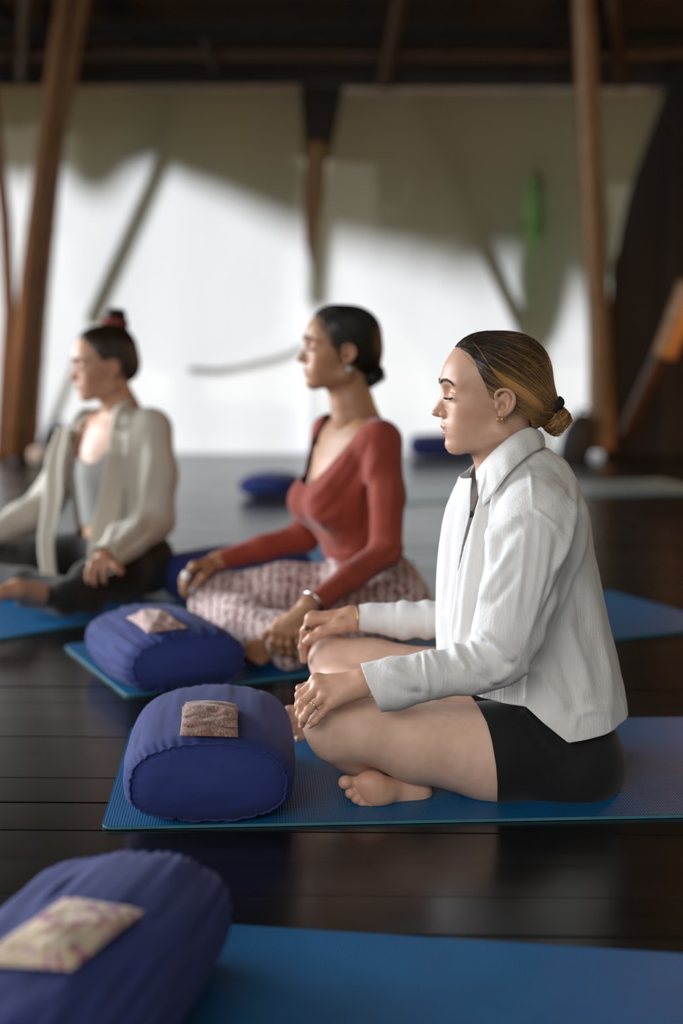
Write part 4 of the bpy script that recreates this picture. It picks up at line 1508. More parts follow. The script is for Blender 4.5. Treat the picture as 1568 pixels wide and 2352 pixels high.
def nail(tip, prev, up, r, parent):
    """small glossy nail on the back of a fingertip"""
    d = unit(np.asarray(tip) - np.asarray(prev)); u = unit(np.asarray(up) - d * (np.asarray(up) @ d)); w = np.cross(d, u)
    V = []
    for i in range(9):
        for j in range(9):
            a = (i / 8 - 0.5) * 2; b = (j / 8 - 0.5) * 2
            k = math.sqrt(1 - 0.5 * b * b) * 0.95; kk = math.sqrt(max(0, 1 - 0.5 * a * a))
            V.append(np.asarray(tip) - d * r * 0.15 + d * a * r * 0.95 * k + w * b * r * 0.80 * kk + u * r * (1.02 - 0.36 * (b * kk) ** 2 - 0.10 * (a > 0) * a))
    mk('fingernail', V, grid_faces(9, 9), M_NAIL, parent)


M_NAIL = simple('fingernail', (0.72, 0.50, 0.44), 0.25, 0.05, 60)


def ring_band(c, axis, r, w, mat, parent, name='ring'):
    axis = unit(axis); a1 = unit(np.cross(axis, [0.3, 0.2, 1])); a2 = np.cross(axis, a1)
    a = np.arange(30) * 2 * math.pi / 30
    ringp = np.asarray(c) + r * (np.cos(a)[:, None] * a1 + np.sin(a)[:, None] * a2)
    return mk(name, *tube_vf(np.concatenate([ringp, ringp[:2]]), w, 8, cap=False), mat, parent)


# near (left) hand resting over the near knee
ix = [hq(565, 1250, 2.432), hq(315, 1480, 2.428), hq(300, 1640, 2.430), hq(330, 1760, 2.440)]
md = [hq(600, 1350, 2.420), hq(345, 1600, 2.412), hq(318, 1770, 2.414), hq(352, 1880, 2.424)]
rg = [hq(690, 1480, 2.410), hq(455, 1690, 2.402), hq(370, 1830, 2.402), hq(345, 1925, 2.410)]
lt = [hq(800, 1590, 2.405), hq(640, 1760, 2.399), hq(545, 1870, 2.398), hq(465, 1935, 2.402)]
th = [hq(1010, 1270, 2.470), hq(700, 1330, 2.490), hq(430, 1360, 2.480), hq(310, 1380, 2.470)]
wr1 = hq(1330, 1270, 2.415)
lh = finger(ix, 0.0088, 0.0064) + finger(md, 0.0090, 0.0066) + finger(rg, 0.0086, 0.0064) + finger(lt, 0.0078, 0.0057) + finger(th, 0.011, 0.0078)
for f_, kn in ((ix, 0.0100), (md, 0.0104), (rg, 0.0100), (lt, 0.0092)):
    lh += [el(f_[0], (kn,) * 3, k=0.006)]
    lh += [rc(wr1 + (f_[0] - wr1) * 0.16, f_[0], 0.0165, 0.0098, 0.010)]
lh += [rc(hq(1220, 1400, 2.412), hq(860, 1560, 2.415), 0.0150, 0.0110, 0.012), rc(hq(1200, 1250, 2.43), th[0], 0.016, 0.013, 0.014)]
lh += [rc(wr1, hq(1600, 1240, 2.42), 0.0235, 0.026, 0.015, ((0, 1, 0.3), 1.25))]
V, F = polygonise(lh, 0.0014, smooth=1)
t_ = plain_tint(V, np.array(SK1) * [0.96, 0.88, 0.84])
W1_BODY.append((V, F, t_))
for f_, r in ((md, 0.0064), (rg, 0.0062), (lt, 0.0055)):
    nail(f_[3], f_[2], (-0.75, -0.65, 0.1), r, W1)
nail(th[3], th[2], (-0.2, 0.2, 0.9), 0.0074, W1)
ring_band(hq(535, 1640, 2.4045), rg[1] - rg[0], 0.0090, 0.0014, M_GOLD, W1)

# far (right) hand over the far knee
fx = [hq(490, 330, 2.905), hq(385, 520, 2.905), hq(350, 760, 2.915), hq(375, 960, 2.92)]
fm = [hq(520, 310, 2.935), hq(380, 540, 2.94), hq(380, 760, 2.945), hq(420, 930, 2.945)]
fr_ = [hq(560, 330, 2.96), hq(430, 560, 2.965), hq(420, 760, 2.965), hq(450, 900, 2.96)]
fl_ = [hq(640, 380, 2.975), hq(520, 560, 2.985), hq(480, 720, 2.985), hq(490, 820, 2.98)]
ft = [hq(900, 430, 2.885), hq(640, 530, 2.875), hq(500, 620, 2.872), hq(420, 675, 2.875)]
wr2 = hq(1120, 340, 2.915)
rh = finger(fx, 0.0092, 0.0070) + finger(fm, 0.0090, 0.0068) + finger(fr_, 0.0086, 0.0064) + finger(fl_, 0.0078, 0.0058) + finger(ft, 0.0125, 0.0090)
for f_ in (fx, fm, fr_, fl_):
    rh += [el(f_[0], (0.0105,) * 3, k=0.006), rc(wr2 + (f_[0] - wr2) * 0.15, f_[0], 0.019, 0.0112, 0.012)]
rh += [rc(wr2, ft[0], 0.020, 0.015, 0.014), rc(wr2, hq(1500, 320, 2.92), 0.0245, 0.028, 0.015, ((0, 1, 0), 1.15))]
V, F = polygonise(rh, 0.0016, smooth=1)
W1_BODY.append((V, F, plain_tint(V, np.array(SK1) * [0.92, 0.82, 0.78])))
nail(ft[3], ft[2], (-0.3, -0.5, 0.8), 0.0080, W1)
rb = ring_band(hq(425, 490, 2.905), fx[1] - fx[0], 0.0102, 0.0018, M_GOLD, W1)
V, F = polygonise([el(hq(425, 478, 2.892), (0.0060, 0.0045, 0.0045), k=0.01)], 0.001, smooth=1)
mk('stone', V, F, simple('dark_stone', (0.02, 0.015, 0.012), 0.15, 0.1, 30), rb)
ring_band(hq(1165, 330, 2.915), wr2 - hq(1500, 320, 2.92), 0.0265, 0.0014, M_GOLD, W1, 'bracelet')

# ---------------------------------------------------------------- black shorts
sh = [p for p in legs1]
V, F = polygonise([(lambda g: (lambda p: g(p) - 0.0035, lo - 0.004, hi + 0.004, k, s))(f) for f, lo, hi, k, s in sh], 0.0042, smooth=2)
pxs = to_px(V)
hemx = np.interp(pxs[:, 1], [1560, 1600, 1625, 1660, 1700, 1760, 1800, 1850, 1900], [1060, 1082, 1100, 1118, 1129, 1139, 1142, 1142, 1140])
s = (pxs[:, 0] - hemx) / 1290
V, F = clip_mesh(V, F, s)
N = normals(V, F); pxs = to_px(V)
for poly, a, w in (([(1200, 1640), (1250, 1700), (1290, 1735)], 0.0035, 7), ([(1215, 1632), (1280, 1690), (1320, 1720)], 0.003, 7), ([(1190, 1660), (1225, 1720), (1260, 1760)], 0.0025, 8)):
    d, _ = seg_dist(pxs, poly)
    V = V + N * (a * np.exp(-(d / w) ** 2))[:, None]
V[:, 2] = np.maximum(V[:, 2], 0.0066)
M_SHORTS = cotton('black_stretch', (0.0065, 0.0068, 0.0080), (0.0085, 0.009, 0.0105), 0.12, 0.1)
mk('shorts', V, F, M_SHORTS, W1)
# ---------------------------------------------------------------- white crinkled shirt
def shirt_mat(name, col, trans=0.22, crinkle=0.6, stretch=(60, 60, 7)):
    m = NT(name)
    f = m.noise(3.2, 4, 0.62, stretch=stretch)
    g = m.noise(500, 2)
    mx = m.n('ShaderNodeMath', operation='MULTIPLY_ADD'); mx.inputs[1].default_value = 0.25
    m.l(g, mx.inputs[0]); m.l(f, mx.inputs[2])
    c = np.array(col)
    m.l(m.ramp(f, [(0.3, tuple(c * 0.95)), (0.7, tuple(c))]), m.b.inputs['Base Color'])
    m.set(Roughness=0.85)
    m.b.inputs['Specular IOR Level'].default_value = 0.2
    m.b.inputs['Sheen Weight'].default_value = 0.15
    bp = m.bump(mx.outputs[0], crinkle, 0.0045)
    tr = m.n('ShaderNodeBsdfTranslucent'); tr.inputs['Color'].default_value = (*col, 1)
    m.l(bp.outputs[0], tr.inputs['Normal'])
    ms = m.n('ShaderNodeMixShader'); ms.inputs[0].default_value = trans
    m.l(m.b.outputs[0], ms.inputs[1]); m.l(tr.outputs[0], ms.inputs[2])
    m.l(ms.outputs[0], m.out.inputs['Surface'])
    return m.m


M_SHIRT = shirt_mat('white_crinkle_cotton', (0.88, 0.875, 0.875), 0.25, 0.5, (90, 90, 6))


def thicken(o, t):
    md = o.modifiers.new('thickness', 'SOLIDIFY')
    md.thickness = t; md.offset = -1
    return o


def fold(V, N, pxs, face, poly, amp, w, taper=True):
    """raise (or sink) the cloth along a line traced over its camera side; w in photo pixels"""
    d, t = seg_dist(pxs, poly)
    k = amp * np.exp(-(d / w) ** 2) * face
    if taper: k = k * np.clip(np.sin(math.pi * np.clip(t, 0.04, 0.96)) * 2.2, 0, 1)
    return V + N * k[:, None]


ylev = [1030, 1060, 1100, 1150, 1200, 1250, 1300, 1350, 1400, 1450, 1500, 1550, 1600, 1650, 1690, 1725]
xf = [1110, 1080, 1052, 1034, 1022, 1014, 1009, 1005, 1003, 1003, 1006, 1012, 1030, 1060, 1080, 1100]
xb = [1262, 1298, 1322, 1340, 1350, 1358, 1369, 1380, 1390, 1400, 1412, 1422, 1431, 1436, 1437, 1437]
lat = [0.075, 0.105, 0.135, 0.155, 0.163, 0.165, 0.166, 0.167, 0.168, 0.172, 0.177, 0.183, 0.190, 0.195, 0.198, 0.200]
lv, cn, rf_ = [], [], []
for y, a, b in zip(ylev, xf, xb):
    A, B = P(a, y, Y1), P(b, y, Y1)
    lv.append(A[2]); cn.append((A[:2] + B[:2]) / 2); rf_.append((B[0] - A[0]) / 2)
torso = loft(lv, cn, rf_, lat, (-1, 0, 0), n=2.15)
sleeveN = chain([q(1226, 1140, Y1 - 0.115), q(1230, 1190, Y1 - 0.170), q(1218, 1260, Y1 - 0.200), q(1190, 1360, Y1 - 0.220), q(1166, 1450, Y1 - 0.235), q(1152, 1512, Y1 - 0.243)], [0.050, 0.064, 0.067, 0.064, 0.057, 0.046], k=0.022)
sleeveN += chain([q(1150, 1515, Y1 - 0.243), q(1080, 1538, Y1 - 0.245), q(985, 1551, Y1 - 0.246), q(905, 1570, Y1 - 0.246), q(845, 1582, Y1 - 0.246), q(800, 1592, Y1 - 0.246)], [0.046, 0.043, 0.041, 0.044, 0.043, 0.043], k=0.014)
sleeveF = chain([q(1200, 1130, Y1 + 0.125), q(1180, 1200, Y1 + 0.19), q(1120, 1330, Y1 + 0.23), q(1050, 1420, Y1 + 0.25)], [0.058, 0.064, 0.058, 0.045], k=0.03)
sleeveF += chain([q(1050, 1424, Y1 + 0.25), q(920, 1424, Y1 + 0.255), q(850, 1419, Y1 + 0.258), q(790, 1416, Y1 + 0.26)], [0.043, 0.037, 0.0285, 0.028], k=0.012)
V, F = polygonise([torso] + sleeveN + sleeveF, 0.0040, smooth=3)
# cut hem, cuffs, neck hole and front opening
hem = np.array([P(x, y, Y1 - 0.17) for x, y in ((900, 1520), (1000, 1560), (1085, 1607), (1150, 1614), (1206, 1619), (1240, 1650), (1300, 1698), (1340, 1694), (1390, 1690), (1450, 1680), (1600, 1680))])
s_hem = V[:, 2] - np.interp(V[:, 0], hem[:, 0], hem[:, 2])
s_hem = np.where(evalsdf([torso], V) < 0.016, s_hem, 1.0)
ca, cb = P(829, 1526, Y1 - 0.246), P(880, 1637, Y1 - 0.246)
nrm = np.array([-(cb[2] - ca[2]), 0, cb[0] - ca[0]]); nrm = nrm / np.linalg.norm(nrm)
if nrm[0] < 0: nrm = -nrm
near = V[:, 1] < Y1
s_cN = np.where(near & (V[:, 0] < P(960, 1560, Y1 - 0.24)[0]), (V - ca) @ nrm, 1.0)
fc_ = P(824, 1418, Y1 + 0.258)
s_cF = np.where(~near & (V[:, 0] < P(960, 1420, Y1 + 0.25)[0]), (V - fc_) @ np.array([1.0, 0, -0.02]), 1.0)
nkp = np.array([P(x, y, Y1) for x, y in ((1000, 1112), (1046, 1098), (1080, 1088), (1242, 984), (1300, 960))])
s_nk = np.interp(V[:, 0], nkp[:, 0], nkp[:, 2]) - V[:, 2]
pxs = to_px(V)
N0 = normals(V, F)
facing = (N0 * (np.array([0, 0, CAM_H]) - V)).sum(1) > 0
OPEN = [(1100, 1085), (1093, 1130), (1086, 1180), (1066, 1250), (1054, 1310), (1046, 1370), (1038, 1430), (1034, 1500)]
OPW = [16, 11, 8, 4.5, 2.5, 1.6, 1.6, 1.6]
d, t = seg_dist(pxs, OPEN)
s_op = np.maximum((d - np.interp(t, np.linspace(0, 1, len(OPW)), OPW)) / 1250, V[:, 1] - (Y1 - 0.012))
s_op = relax(np.tile(s_op[:, None], (1, 3)), F, 6)[:, 0]
s = np.minimum.reduce([s_hem, s_cN, s_cF, s_nk, s_op])
# first the folds, on the full surface
nb_ = (facing & (V[:, 1] < Y1 + 0.02)).astype(float)
side = np.interp(pxs[:, 1], [p[1] for p in OPEN], [p[0] for p in OPEN])
nearpanel = nb_ * np.clip((pxs[:, 0] - side) / 4, 0, 1)
V = V + N0 * (0.006 * nearpanel * np.exp(-np.clip(pxs[:, 0] - side, 0, None) / 22) * (pxs[:, 1] < 1520) * (pxs[:, 1] > 1060))[:, None]
FOLDS = [
    # shoulder and sleeve
    ([(1216, 1075), (1221, 1120), (1224, 1168)], 0.0030, 5), ([(1224, 1168), (1255, 1190), (1284, 1216)], 0.0030, 5),
    ([(1206, 1186), (1160, 1204), (1138, 1222), (1126, 1262), (1122, 1310)], 0.0075, 11), ([(1196, 1206), (1152, 1240), (1138, 1300)], -0.0055, 11),
    ([(1180, 1250), (1150, 1300), (1118, 1350), (1104, 1390)], 0.0060, 10), ([(1190, 1310), (1160, 1350), (1125, 1395)], -0.0045, 9),
    ([(1262, 1200), (1252, 1300), (1230, 1400), (1205, 1480)], 0.0040, 8), ([(1240, 1190), (1232, 1300), (1212, 1400)], 0.0030, 6), ([(1228, 1200), (1215, 1300), (1196, 1420)], -0.0028, 6), ([(1208, 1200), (1198, 1320), (1180, 1440)], 0.0026, 6),
    ([(1282, 1220), (1270, 1300), (1245, 1380)], -0.0030, 7),
    # back of the arm
    ([(1318, 1110), (1316, 1190), (1300, 1262), (1262, 1330)], 0.0070, 9), ([(1334, 1130), (1330, 1210), (1312, 1290), (1270, 1370), (1240, 1440)], -0.0070, 8), ([(1345, 1170), (1338, 1250), (1310, 1330), (1262, 1440), (1222, 1540)], 0.0065, 10),
    # elbow
    ([(1098, 1446), (1140, 1480), (1186, 1522)], 0.0085, 8), ([(1100, 1462), (1135, 1500), (1170, 1540)], -0.0070, 8), ([(1078, 1470), (1092, 1505), (1128, 1545)], 0.0070, 8), ([(1060, 1478), (1074, 1512), (1090, 1540)], -0.0060, 7),
    ([(1042, 1480), (1054, 1512), (1075, 1545)], 0.0060, 7), ([(1022, 1486), (1030, 1520), (1044, 1548)], -0.0045, 7), ([(985, 1490), (1000, 1520), (1012, 1548)], 0.0050, 7),
    ([(1185, 1530), (1150, 1556), (1110, 1580)], 0.0040, 9), ([(1090, 1545), (1120, 1570), (1150, 1575)], -0.004, 8),
    ([(972, 1492), (976, 1540), (984, 1600)], 0.0045, 6), ([(964, 1496), (967, 1540), (974, 1602)], -0.0045, 5), ([(880, 1560), (930, 1590), (975, 1596)], -0.0035, 9), ([(890, 1540), (930, 1556), (965, 1580)], 0.0035, 10),
    # front panel
    ([(1118, 1120), (1118, 1180), (1112, 1250), (1098, 1330), (1080, 1420), (1074, 1480)], -0.0080, 9), ([(1098, 1170), (1088, 1240), (1076, 1320), (1066, 1400), (1056, 1490)], 0.0060, 8), ([(1140, 1120), (1132, 1180), (1122, 1260)], 0.0075, 9), ([(1160, 1080), (1142, 1140), (1135, 1200)], -0.0050, 9),
    ([(1040, 1120), (1028, 1200), (1018, 1300), (1012, 1400), (1016, 1480)], 0.0040, 7), ([(1052, 1130), (1040, 1210), (1030, 1300), (1024, 1400)], -0.0040, 7), ([(1180, 1040), (1150, 1080), (1128, 1120)], -0.004, 7), ([(1190, 1055), (1205, 1065), (1214, 1085)], 0.003, 5),
    # back panel
    ([(1290, 1400), (1310, 1460), (1340, 1540), (1352, 1620)], 0.0065, 14), ([(1262, 1450), (1290, 1520), (1318, 1600), (1330, 1660)], -0.0055, 13), ([(1230, 1520), (1262, 1580), (1300, 1640)], 0.0060, 12), ([(1212, 1530), (1209, 1570), (1207, 1615)], 0.0050, 6), ([(1225, 1560), (1232, 1600), (1250, 1640)], -0.0040, 9),
    ([(1310, 1300), (1330, 1380), (1345, 1460)], -0.0045, 13), ([(1350, 1330), (1375, 1430), (1395, 1530), (1410, 1640)], 0.0040, 12), ([(1310, 1690), (1325, 1640), (1360, 1630), (1420, 1632)], 0.0045, 9), ([(1330, 1560), (1350, 1600), (1400, 1620)], -0.0030, 10), ([(1240, 1180), (1290, 1130), (1312, 1090)], 0.0022, 10),
]
for poly, a, w in FOLDS:
    V = fold(V, N0, pxs, nb_, poly, a, w)
V = V + N0 * (0.0022 * vnoise(V * [1, 1, 0.45], 26) + 0.0012 * vnoise(V * [1, 1, 0.3] + 7, 70))[:, None]
# far sleeve gathers
fs = (~near) & (V[:, 0] < P(1010, 1420, Y1 + 0.25)[0])
V = V + N0 * (0.0025 * np.sin(V[:, 0] * 150 + 3 * vnoise(V, 12)) * fs * (V[:, 0] > P(905, 1420, Y1 + 0.25)[0]))[:, None]
V, F = clip_mesh(V, F, s)
shirt = thicken(mk('shirt', V, F, M_SHIRT, W1), 0.0014)

# hem and cuff edging: thin rolled borders along the cut lines
def border(pts, r, parent, name='hem'):
    return mk(name, *tube_vf(np.asarray(pts), r, 6), M_SHIRT, parent)


# cuff band
cuffc = P(855, 1582, Y1 - 0.246)
# collar: stand and fall around the neck, both sides
top_e = [P(1229, 986, Y1 + 0.0), P(1212, 984, Y1 - 0.035), P(1180, 998, Y1 - 0.058), P(1148, 1024, Y1 - 0.064), P(1118, 1054, Y1 - 0.056), P(1094, 1084, Y1 - 0.036)]
out_e = [P(1250, 1026, Y1 + 0.0), P(1240, 1030, Y1 - 0.055), P(1204, 1052, Y1 - 0.106), P(1164, 1090, Y1 - 0.132), P(1134, 1132, Y1 - 0.134), P(1106, 1168, Y1 - 0.122)]
for sgn in (1, -1):
    te, oe = np.array(top_e), np.array(out_e)
    if sgn < 0:
        te[:, 1] = 2 * Y1 - te[:, 1]; oe[:, 1] = 2 * Y1 - oe[:, 1]
    nu, nv = 60, 16
    a, b = spline(te, nu), spline(oe, nu)
    V = []
    for i in range(nu):
        mid = (a[i] + b[i]) / 2
        out = unit((mid - np.array([P(1165, 1060, Y1)[0], Y1, mid[2]])) * [1, 1, 0] + [0, 0, 0.02])
        for j in range(nv):
            t = j / (nv - 1)
            p_ = a[i] * (1 - t) + b[i] * t + out * 0.0045 * math.sin(math.pi * t) + out * (0.0015 * math.sin(i * 0.6) * t) + np.array([0, 0, 0.004 * math.sin(math.pi * t)])
            V.append(p_)
    Fg = grid_faces(nu, nv)
    if sgn > 0: Fg = Fg[:, ::-1]
    co = thicken(mk('collar', V, Fg, M_SHIRT, shirt), 0.0022)
    mk('collar_stitching', *tube_vf([np.array(V[i * nv + nv - 1]) for i in range(nu)], 0.0012, 6), M_SHIRT, co)
# necklace cord with green stone in the opening
M_STONE = simple('green_stone', (0.03, 0.09, 0.08), 0.3, 0.3, 60)
nk = [P(1110, 1110, Y1 - 0.055), P(1098, 1140, Y1 - 0.065), P(1090, 1165, Y1 - 0.075), P(1081, 1180, Y1 - 0.085)]
nl = mk('necklace', *tube_vf(spline(nk, 20), 0.0011, 6), simple('brown_cord', (0.25, 0.12, 0.07), 0.6, 0.1, 50), W1)
V, F = polygonise([el(P(1081, 1181, Y1 - 0.088), (0.0055, 0.004, 0.0065), k=0.01)], 0.001, smooth=0)
mk('pendant', V, F, M_STONE, nl)

# tail of the shirt that hangs out behind
V = []
for i in range(14):
    t = i / 13
    c = P(1378 + 28 * t, 1684 + 36 * t, Y1 - 0.10)
    for j in range(6):
        V.append(c + np.array([0.012 * (j / 5) * (1 - t), 0.05 * j / 5, 0.010 * (j / 5) + 0.004 * math.sin(j + 3 * t)]) + np.array([-0.010 * (1 - t), 0, 0]))
thicken(mk('shirt_tail', V, grid_faces(14, 6), M_SHIRT, shirt), 0.0015)
# ================================================================== WOMAN IN RED
Y2 = 3.83
F2 = -W2_L; NR2 = np.array([-F2[1], F2[0], 0]); NR2 = NR2 if NR2[1] < 0 else -NR2
W2 = empty('person', G(860, 1462), 'seated person in rust red wrap top and patterned trousers, dark hair in a low bun', 'person')
H2 = Frame(P(796, 820, Y2 - 0.01), (-0.985, -0.17, 0.0), (0, -1, 0), 1.0, pitch=math.radians(3))
SK2 = (0.37, 0.185, 0.10)
neck2 = [rc((-0.008, 0, -0.030), (-0.026, 0, -0.150), 0.044, 0.047, k=0.03), rc((0.016, 0, -0.070), (-0.014, 0, -0.150), 0.030, 0.040, k=0.028), rc((-0.03, 0, -0.13), (-0.05, 0, -0.20), 0.046, 0.07, k=0.04)]
hv, hf = polygonise(head_prims(neck2), 0.0026, smooth=1)
hv = profile_fix(hv)
hc = head_colour(hv, SK2, (0.26, 0.09, 0.07), (0.42, 0.17, 0.09))
W2_BODY = [(H2(hv), hf[:, ::-1] if H2.flip() else hf, hc)]


def tint2(V, st, r_):
    b = np.clip(0.3 + 0.4 * np.asarray(st), 0, 1)
    d, l = np.array([0.006, 0.006, 0.005]), np.array([0.028, 0.022, 0.014])
    return np.concatenate([d + (l - d) * b[:, None], np.ones((len(V), 1))], 1)


LINE2 = [(0.108, 0.112), (0.088, 0.104), (0.078, 0.095), (0.068, 0.080), (0.062, 0.062), (0.056, 0.046), (0.048, 0.030), (0.036, 0.022), (0.022, 0.026), (0.008, 0.034), (-0.006, 0.036), (-0.018, 0.030), (-0.022, 0.010), (-0.026, -0.010), (-0.034, -0.030),
         (-0.048, -0.042), (-0.062, -0.050), (-0.11, -0.05), (-0.13, 0.05), (-0.08, 0.16), (0.08, 0.16)]
hair_do([rc((-0.04, 0, -0.01), (-0.058, 0, -0.03), 0.044, 0.026, k=0.03)], H2, tint2, LINE2, (-0.056, 0, -0.030), (-0.066, 0, -0.042), 0.037, W2, n_str=900, seed=8, wisps=False, cap_h=0.0035, srad=0.0006)
brow_and_lashes(H2, W2, hv, 5, 1.2)
V, F = polygonise([el((0.006, 0.079, -0.030), (0.0085, 0.003, 0.0095), k=0.01)], 0.0015, smooth=1)
mk('earring', H2(V), F, simple('pale_stone', (0.30, 0.36, 0.34), 0.3, 0.3, 80), W2)


def c2(px, py): return P(px, py, Y2)


ylev = [950, 975, 1000, 1050, 1100, 1150, 1190, 1230, 1265, 1300, 1340]
cx = [822, 820, 815, 806, 800, 798, 800, 808, 820, 836, 850]
rfv = [0.050, 0.062, 0.074, 0.090, 0.098, 0.100, 0.094, 0.086, 0.084, 0.092, 0.105]
rlv = [0.080, 0.120, 0.148, 0.152, 0.146, 0.140, 0.132, 0.126, 0.124, 0.132, 0.150]
lv = [c2(a, b)[2] for a, b in zip(cx, ylev)]; cn = [c2(a, b)[:2] for a, b in zip(cx, ylev)]
torso2 = loft(lv, cn, rfv, rlv, F2, n=2.1)
chest = c2(795, 1152) + F2 * 0.080
torso2s = [torso2, el(chest + NR2 * 0.060, (0.062, 0.064, 0.062), k=0.055), el(chest - NR2 * 0.060, (0.062, 0.064, 0.062), k=0.055)]
shN, shF = c2(815, 1004) + NR2 * 0.150, c2(815, 1004) - NR2 * 0.150
elN, wrN = P(886, 1268, 3.585), P(722, 1388, 3.40)
elF, wrF = P(700, 1232, 3.99), P(508, 1286, 3.93)
armN = chain([shN, shN * 0.5 + elN * 0.5 + [0.012, 0, 0], elN, elN * 0.5 + wrN * 0.5, wrN], [0.054, 0.046, 0.040, 0.035, 0.0285], k=0.02, k0=0.03)
armF = chain([shF, elF, elF * 0.5 + wrF * 0.5, wrF], [0.052, 0.042, 0.036, 0.028], k=0.02, k0=0.03)
# skin of the chest, a little inside the top
V, F = polygonise([torso2, rc(shN, shF, 0.045, 0.045, 0.03)], 0.006, smooth=2)
N = normals(V, F)
V = V - N * 0.006
NECK2 = [(752, 930), (852, 930), (846, 962), (826, 985), (790, 1030), (748, 1078), (712, 1112), (694, 1112), (686, 1090), (700, 1045), (722, 1000), (736, 972)]
V, F = clip_mesh(V, F, inside_poly(to_px(V), NECK2) + 14)
W2_BODY.append((V, F, plain_tint(V, SK2)))
V, F = polygonise(torso2s + armN + armF + [rc(shN, shF, 0.048, 0.048, 0.03)], 0.0050, smooth=2)
pxs = to_px(V); N = normals(V, F)
facing = (N * (np.array([0, 0, CAM_H]) - V)).sum(1) > -0.2
NECK2 = [(752, 930), (852, 930), (846, 962), (826, 985), (790, 1030), (748, 1078), (712, 1112), (694, 1112), (686, 1090), (700, 1045), (722, 1000), (736, 972)]
s = np.where(facing, -inside_poly(pxs, NECK2) / 871, 1.0)
s = np.minimum(s, np.where(pxs[:, 1] < 955, (pxs[:, 1] - 948) / 871, 1.0))
wl = np.interp(pxs[:, 0], [700, 800, 905, 960], [1300, 1300, 1258, 1240])
isarm = (evalsdf(armN + armF, V) < 0.012)
s = np.minimum(s, np.where(isarm, 1.0, (wl - pxs[:, 1]) / 871))
s = np.minimum(s, (V[:, 0] - wrF[0] + 0.0) * np.where(V[:, 1] > Y2, 1, 0) + np.where(V[:, 1] > Y2, 0, 1))
dwN = unit(wrN - elN)
s = np.minimum(s, np.where(V[:, 1] < 3.5, -((V - wrN) @ dwN) - 0.004, 1.0))
nb_ = facing.astype(float)
for poly, a, w in (([(830, 990), (790, 1060), (745, 1120), (700, 1160)], 0.006, 10), ([(850, 1000), (820, 1080), (775, 1150), (730, 1190)], -0.007, 10), ([(868, 1040), (840, 1110), (800, 1170), (740, 1215)], 0.006, 11), ([(830, 1130), (780, 1190), (735, 1215)], -0.006, 10),
                   ([(848, 1100), (842, 1160), (834, 1230)], -0.008, 9), ([(712, 1215), (745, 1240), (800, 1250)], 0.003, 10), ([(705, 1200), (740, 1222), (790, 1225)], -0.003, 11), ([(720, 1262), (760, 1275), (830, 1270)], 0.004, 8), ([(880, 1240), (905, 1250), (930, 1262)], 0.004, 6),
                   ([(905, 1080), (900, 1150), (895, 1220)], 0.004, 9), ([(870, 1270), (895, 1255), (905, 1235)], 0.004, 7), ([(880, 1285), (900, 1272), (912, 1258)], -0.004, 6)):
    V = fold(V, N, pxs, nb_, poly, a, w)
V = V + N * (0.0015 * vnoise(V, 30))[:, None]
V, F = clip_mesh(V, F, s)
M_RED = cotton('rust_red_knit', (0.20, 0.030, 0.017), (0.26, 0.042, 0.023), 0.2, 0.2)
thicken(mk('wrap_top', V, F, M_RED, W2), 0.002)
# trousers
hip2 = c2(865, 1380) * [1, 1, 0] + [0, 0, 0.115]
kN2 = P(668, 1462, 3.47); kF2 = P(492, 1372, 3.90)
legs2 = [el(hip2, (0.125, 0.165, 0.105), np.stack([F2, NR2, [0, 0, 1]]), k=0.05), rc(hip2 + [0, 0, 0.03], c2(838, 1300), 0.115, 0.105, 0.05)]
legs2 += chain([hip2 + NR2 * 0.095, hip2 * 0.45 + kN2 * 0.55 + NR2 * 0.03, kN2], [0.098, 0.082, 0.060], k=0.03)
legs2 += chain([hip2 - NR2 * 0.095, hip2 * 0.45 + kF2 * 0.55 - NR2 * 0.03, kF2], [0.098, 0.088, 0.066], k=0.03)
legs2 += chain([kF2 - [0, 0, 0.03], P(560, 1425, 3.70), P(625, 1470, 3.52)], [0.066, 0.062, 0.045], k=0.02)
legs2 += chain([kN2 - [0, 0, 0.03], P(640, 1450, 3.60), P(560, 1440, 3.80)], [0.055, 0.05, 0.04], k=0.02)
V, F = polygonise(legs2, 0.0055, smooth=2)
N = normals(V, F); V = V + N * (0.004 * vnoise(V, 14) + 0.0025 * vnoise(V + 5, 32))[:, None]
V[:, 2] = np.maximum(V[:, 2], 0.009)


def print_mat():
    m = NT('mauve_printed_cotton')
    tc = m.n('ShaderNodeTexCoord')
    w = m.n('ShaderNodeTexWave', wave_profile='TRI'); w.inputs['Scale'].default_value = 12; w.inputs['Distortion'].default_value = 5.5; w.inputs['Detail'].default_value = 2; w.inputs['Detail Scale'].default_value = 3.5
    v = m.n('ShaderNodeTexVoronoi', feature='F1'); v.inputs['Scale'].default_value = 62
    m.l(tc.outputs['Object'], w.inputs['Vector']); m.l(tc.outputs['Object'], v.inputs['Vector'])
    mm = m.n('ShaderNodeMath', operation='MULTIPLY'); m.l(w.outputs['Fac'], mm.inputs[0]); m.l(v.outputs['Distance'], mm.inputs[1])
    m.l(m.ramp(mm.outputs[0], [(0.10, (0.16, 0.062, 0.062)), (0.19, (0.46, 0.34, 0.33)), (0.4, (0.52, 0.40, 0.385))]), m.b.inputs['Base Color'])
    m.set(Roughness=0.85)
    m.b.inputs['Sheen Weight'].default_value = 0.2
    return m.m


mk('trousers', V, F, print_mat(), W2)
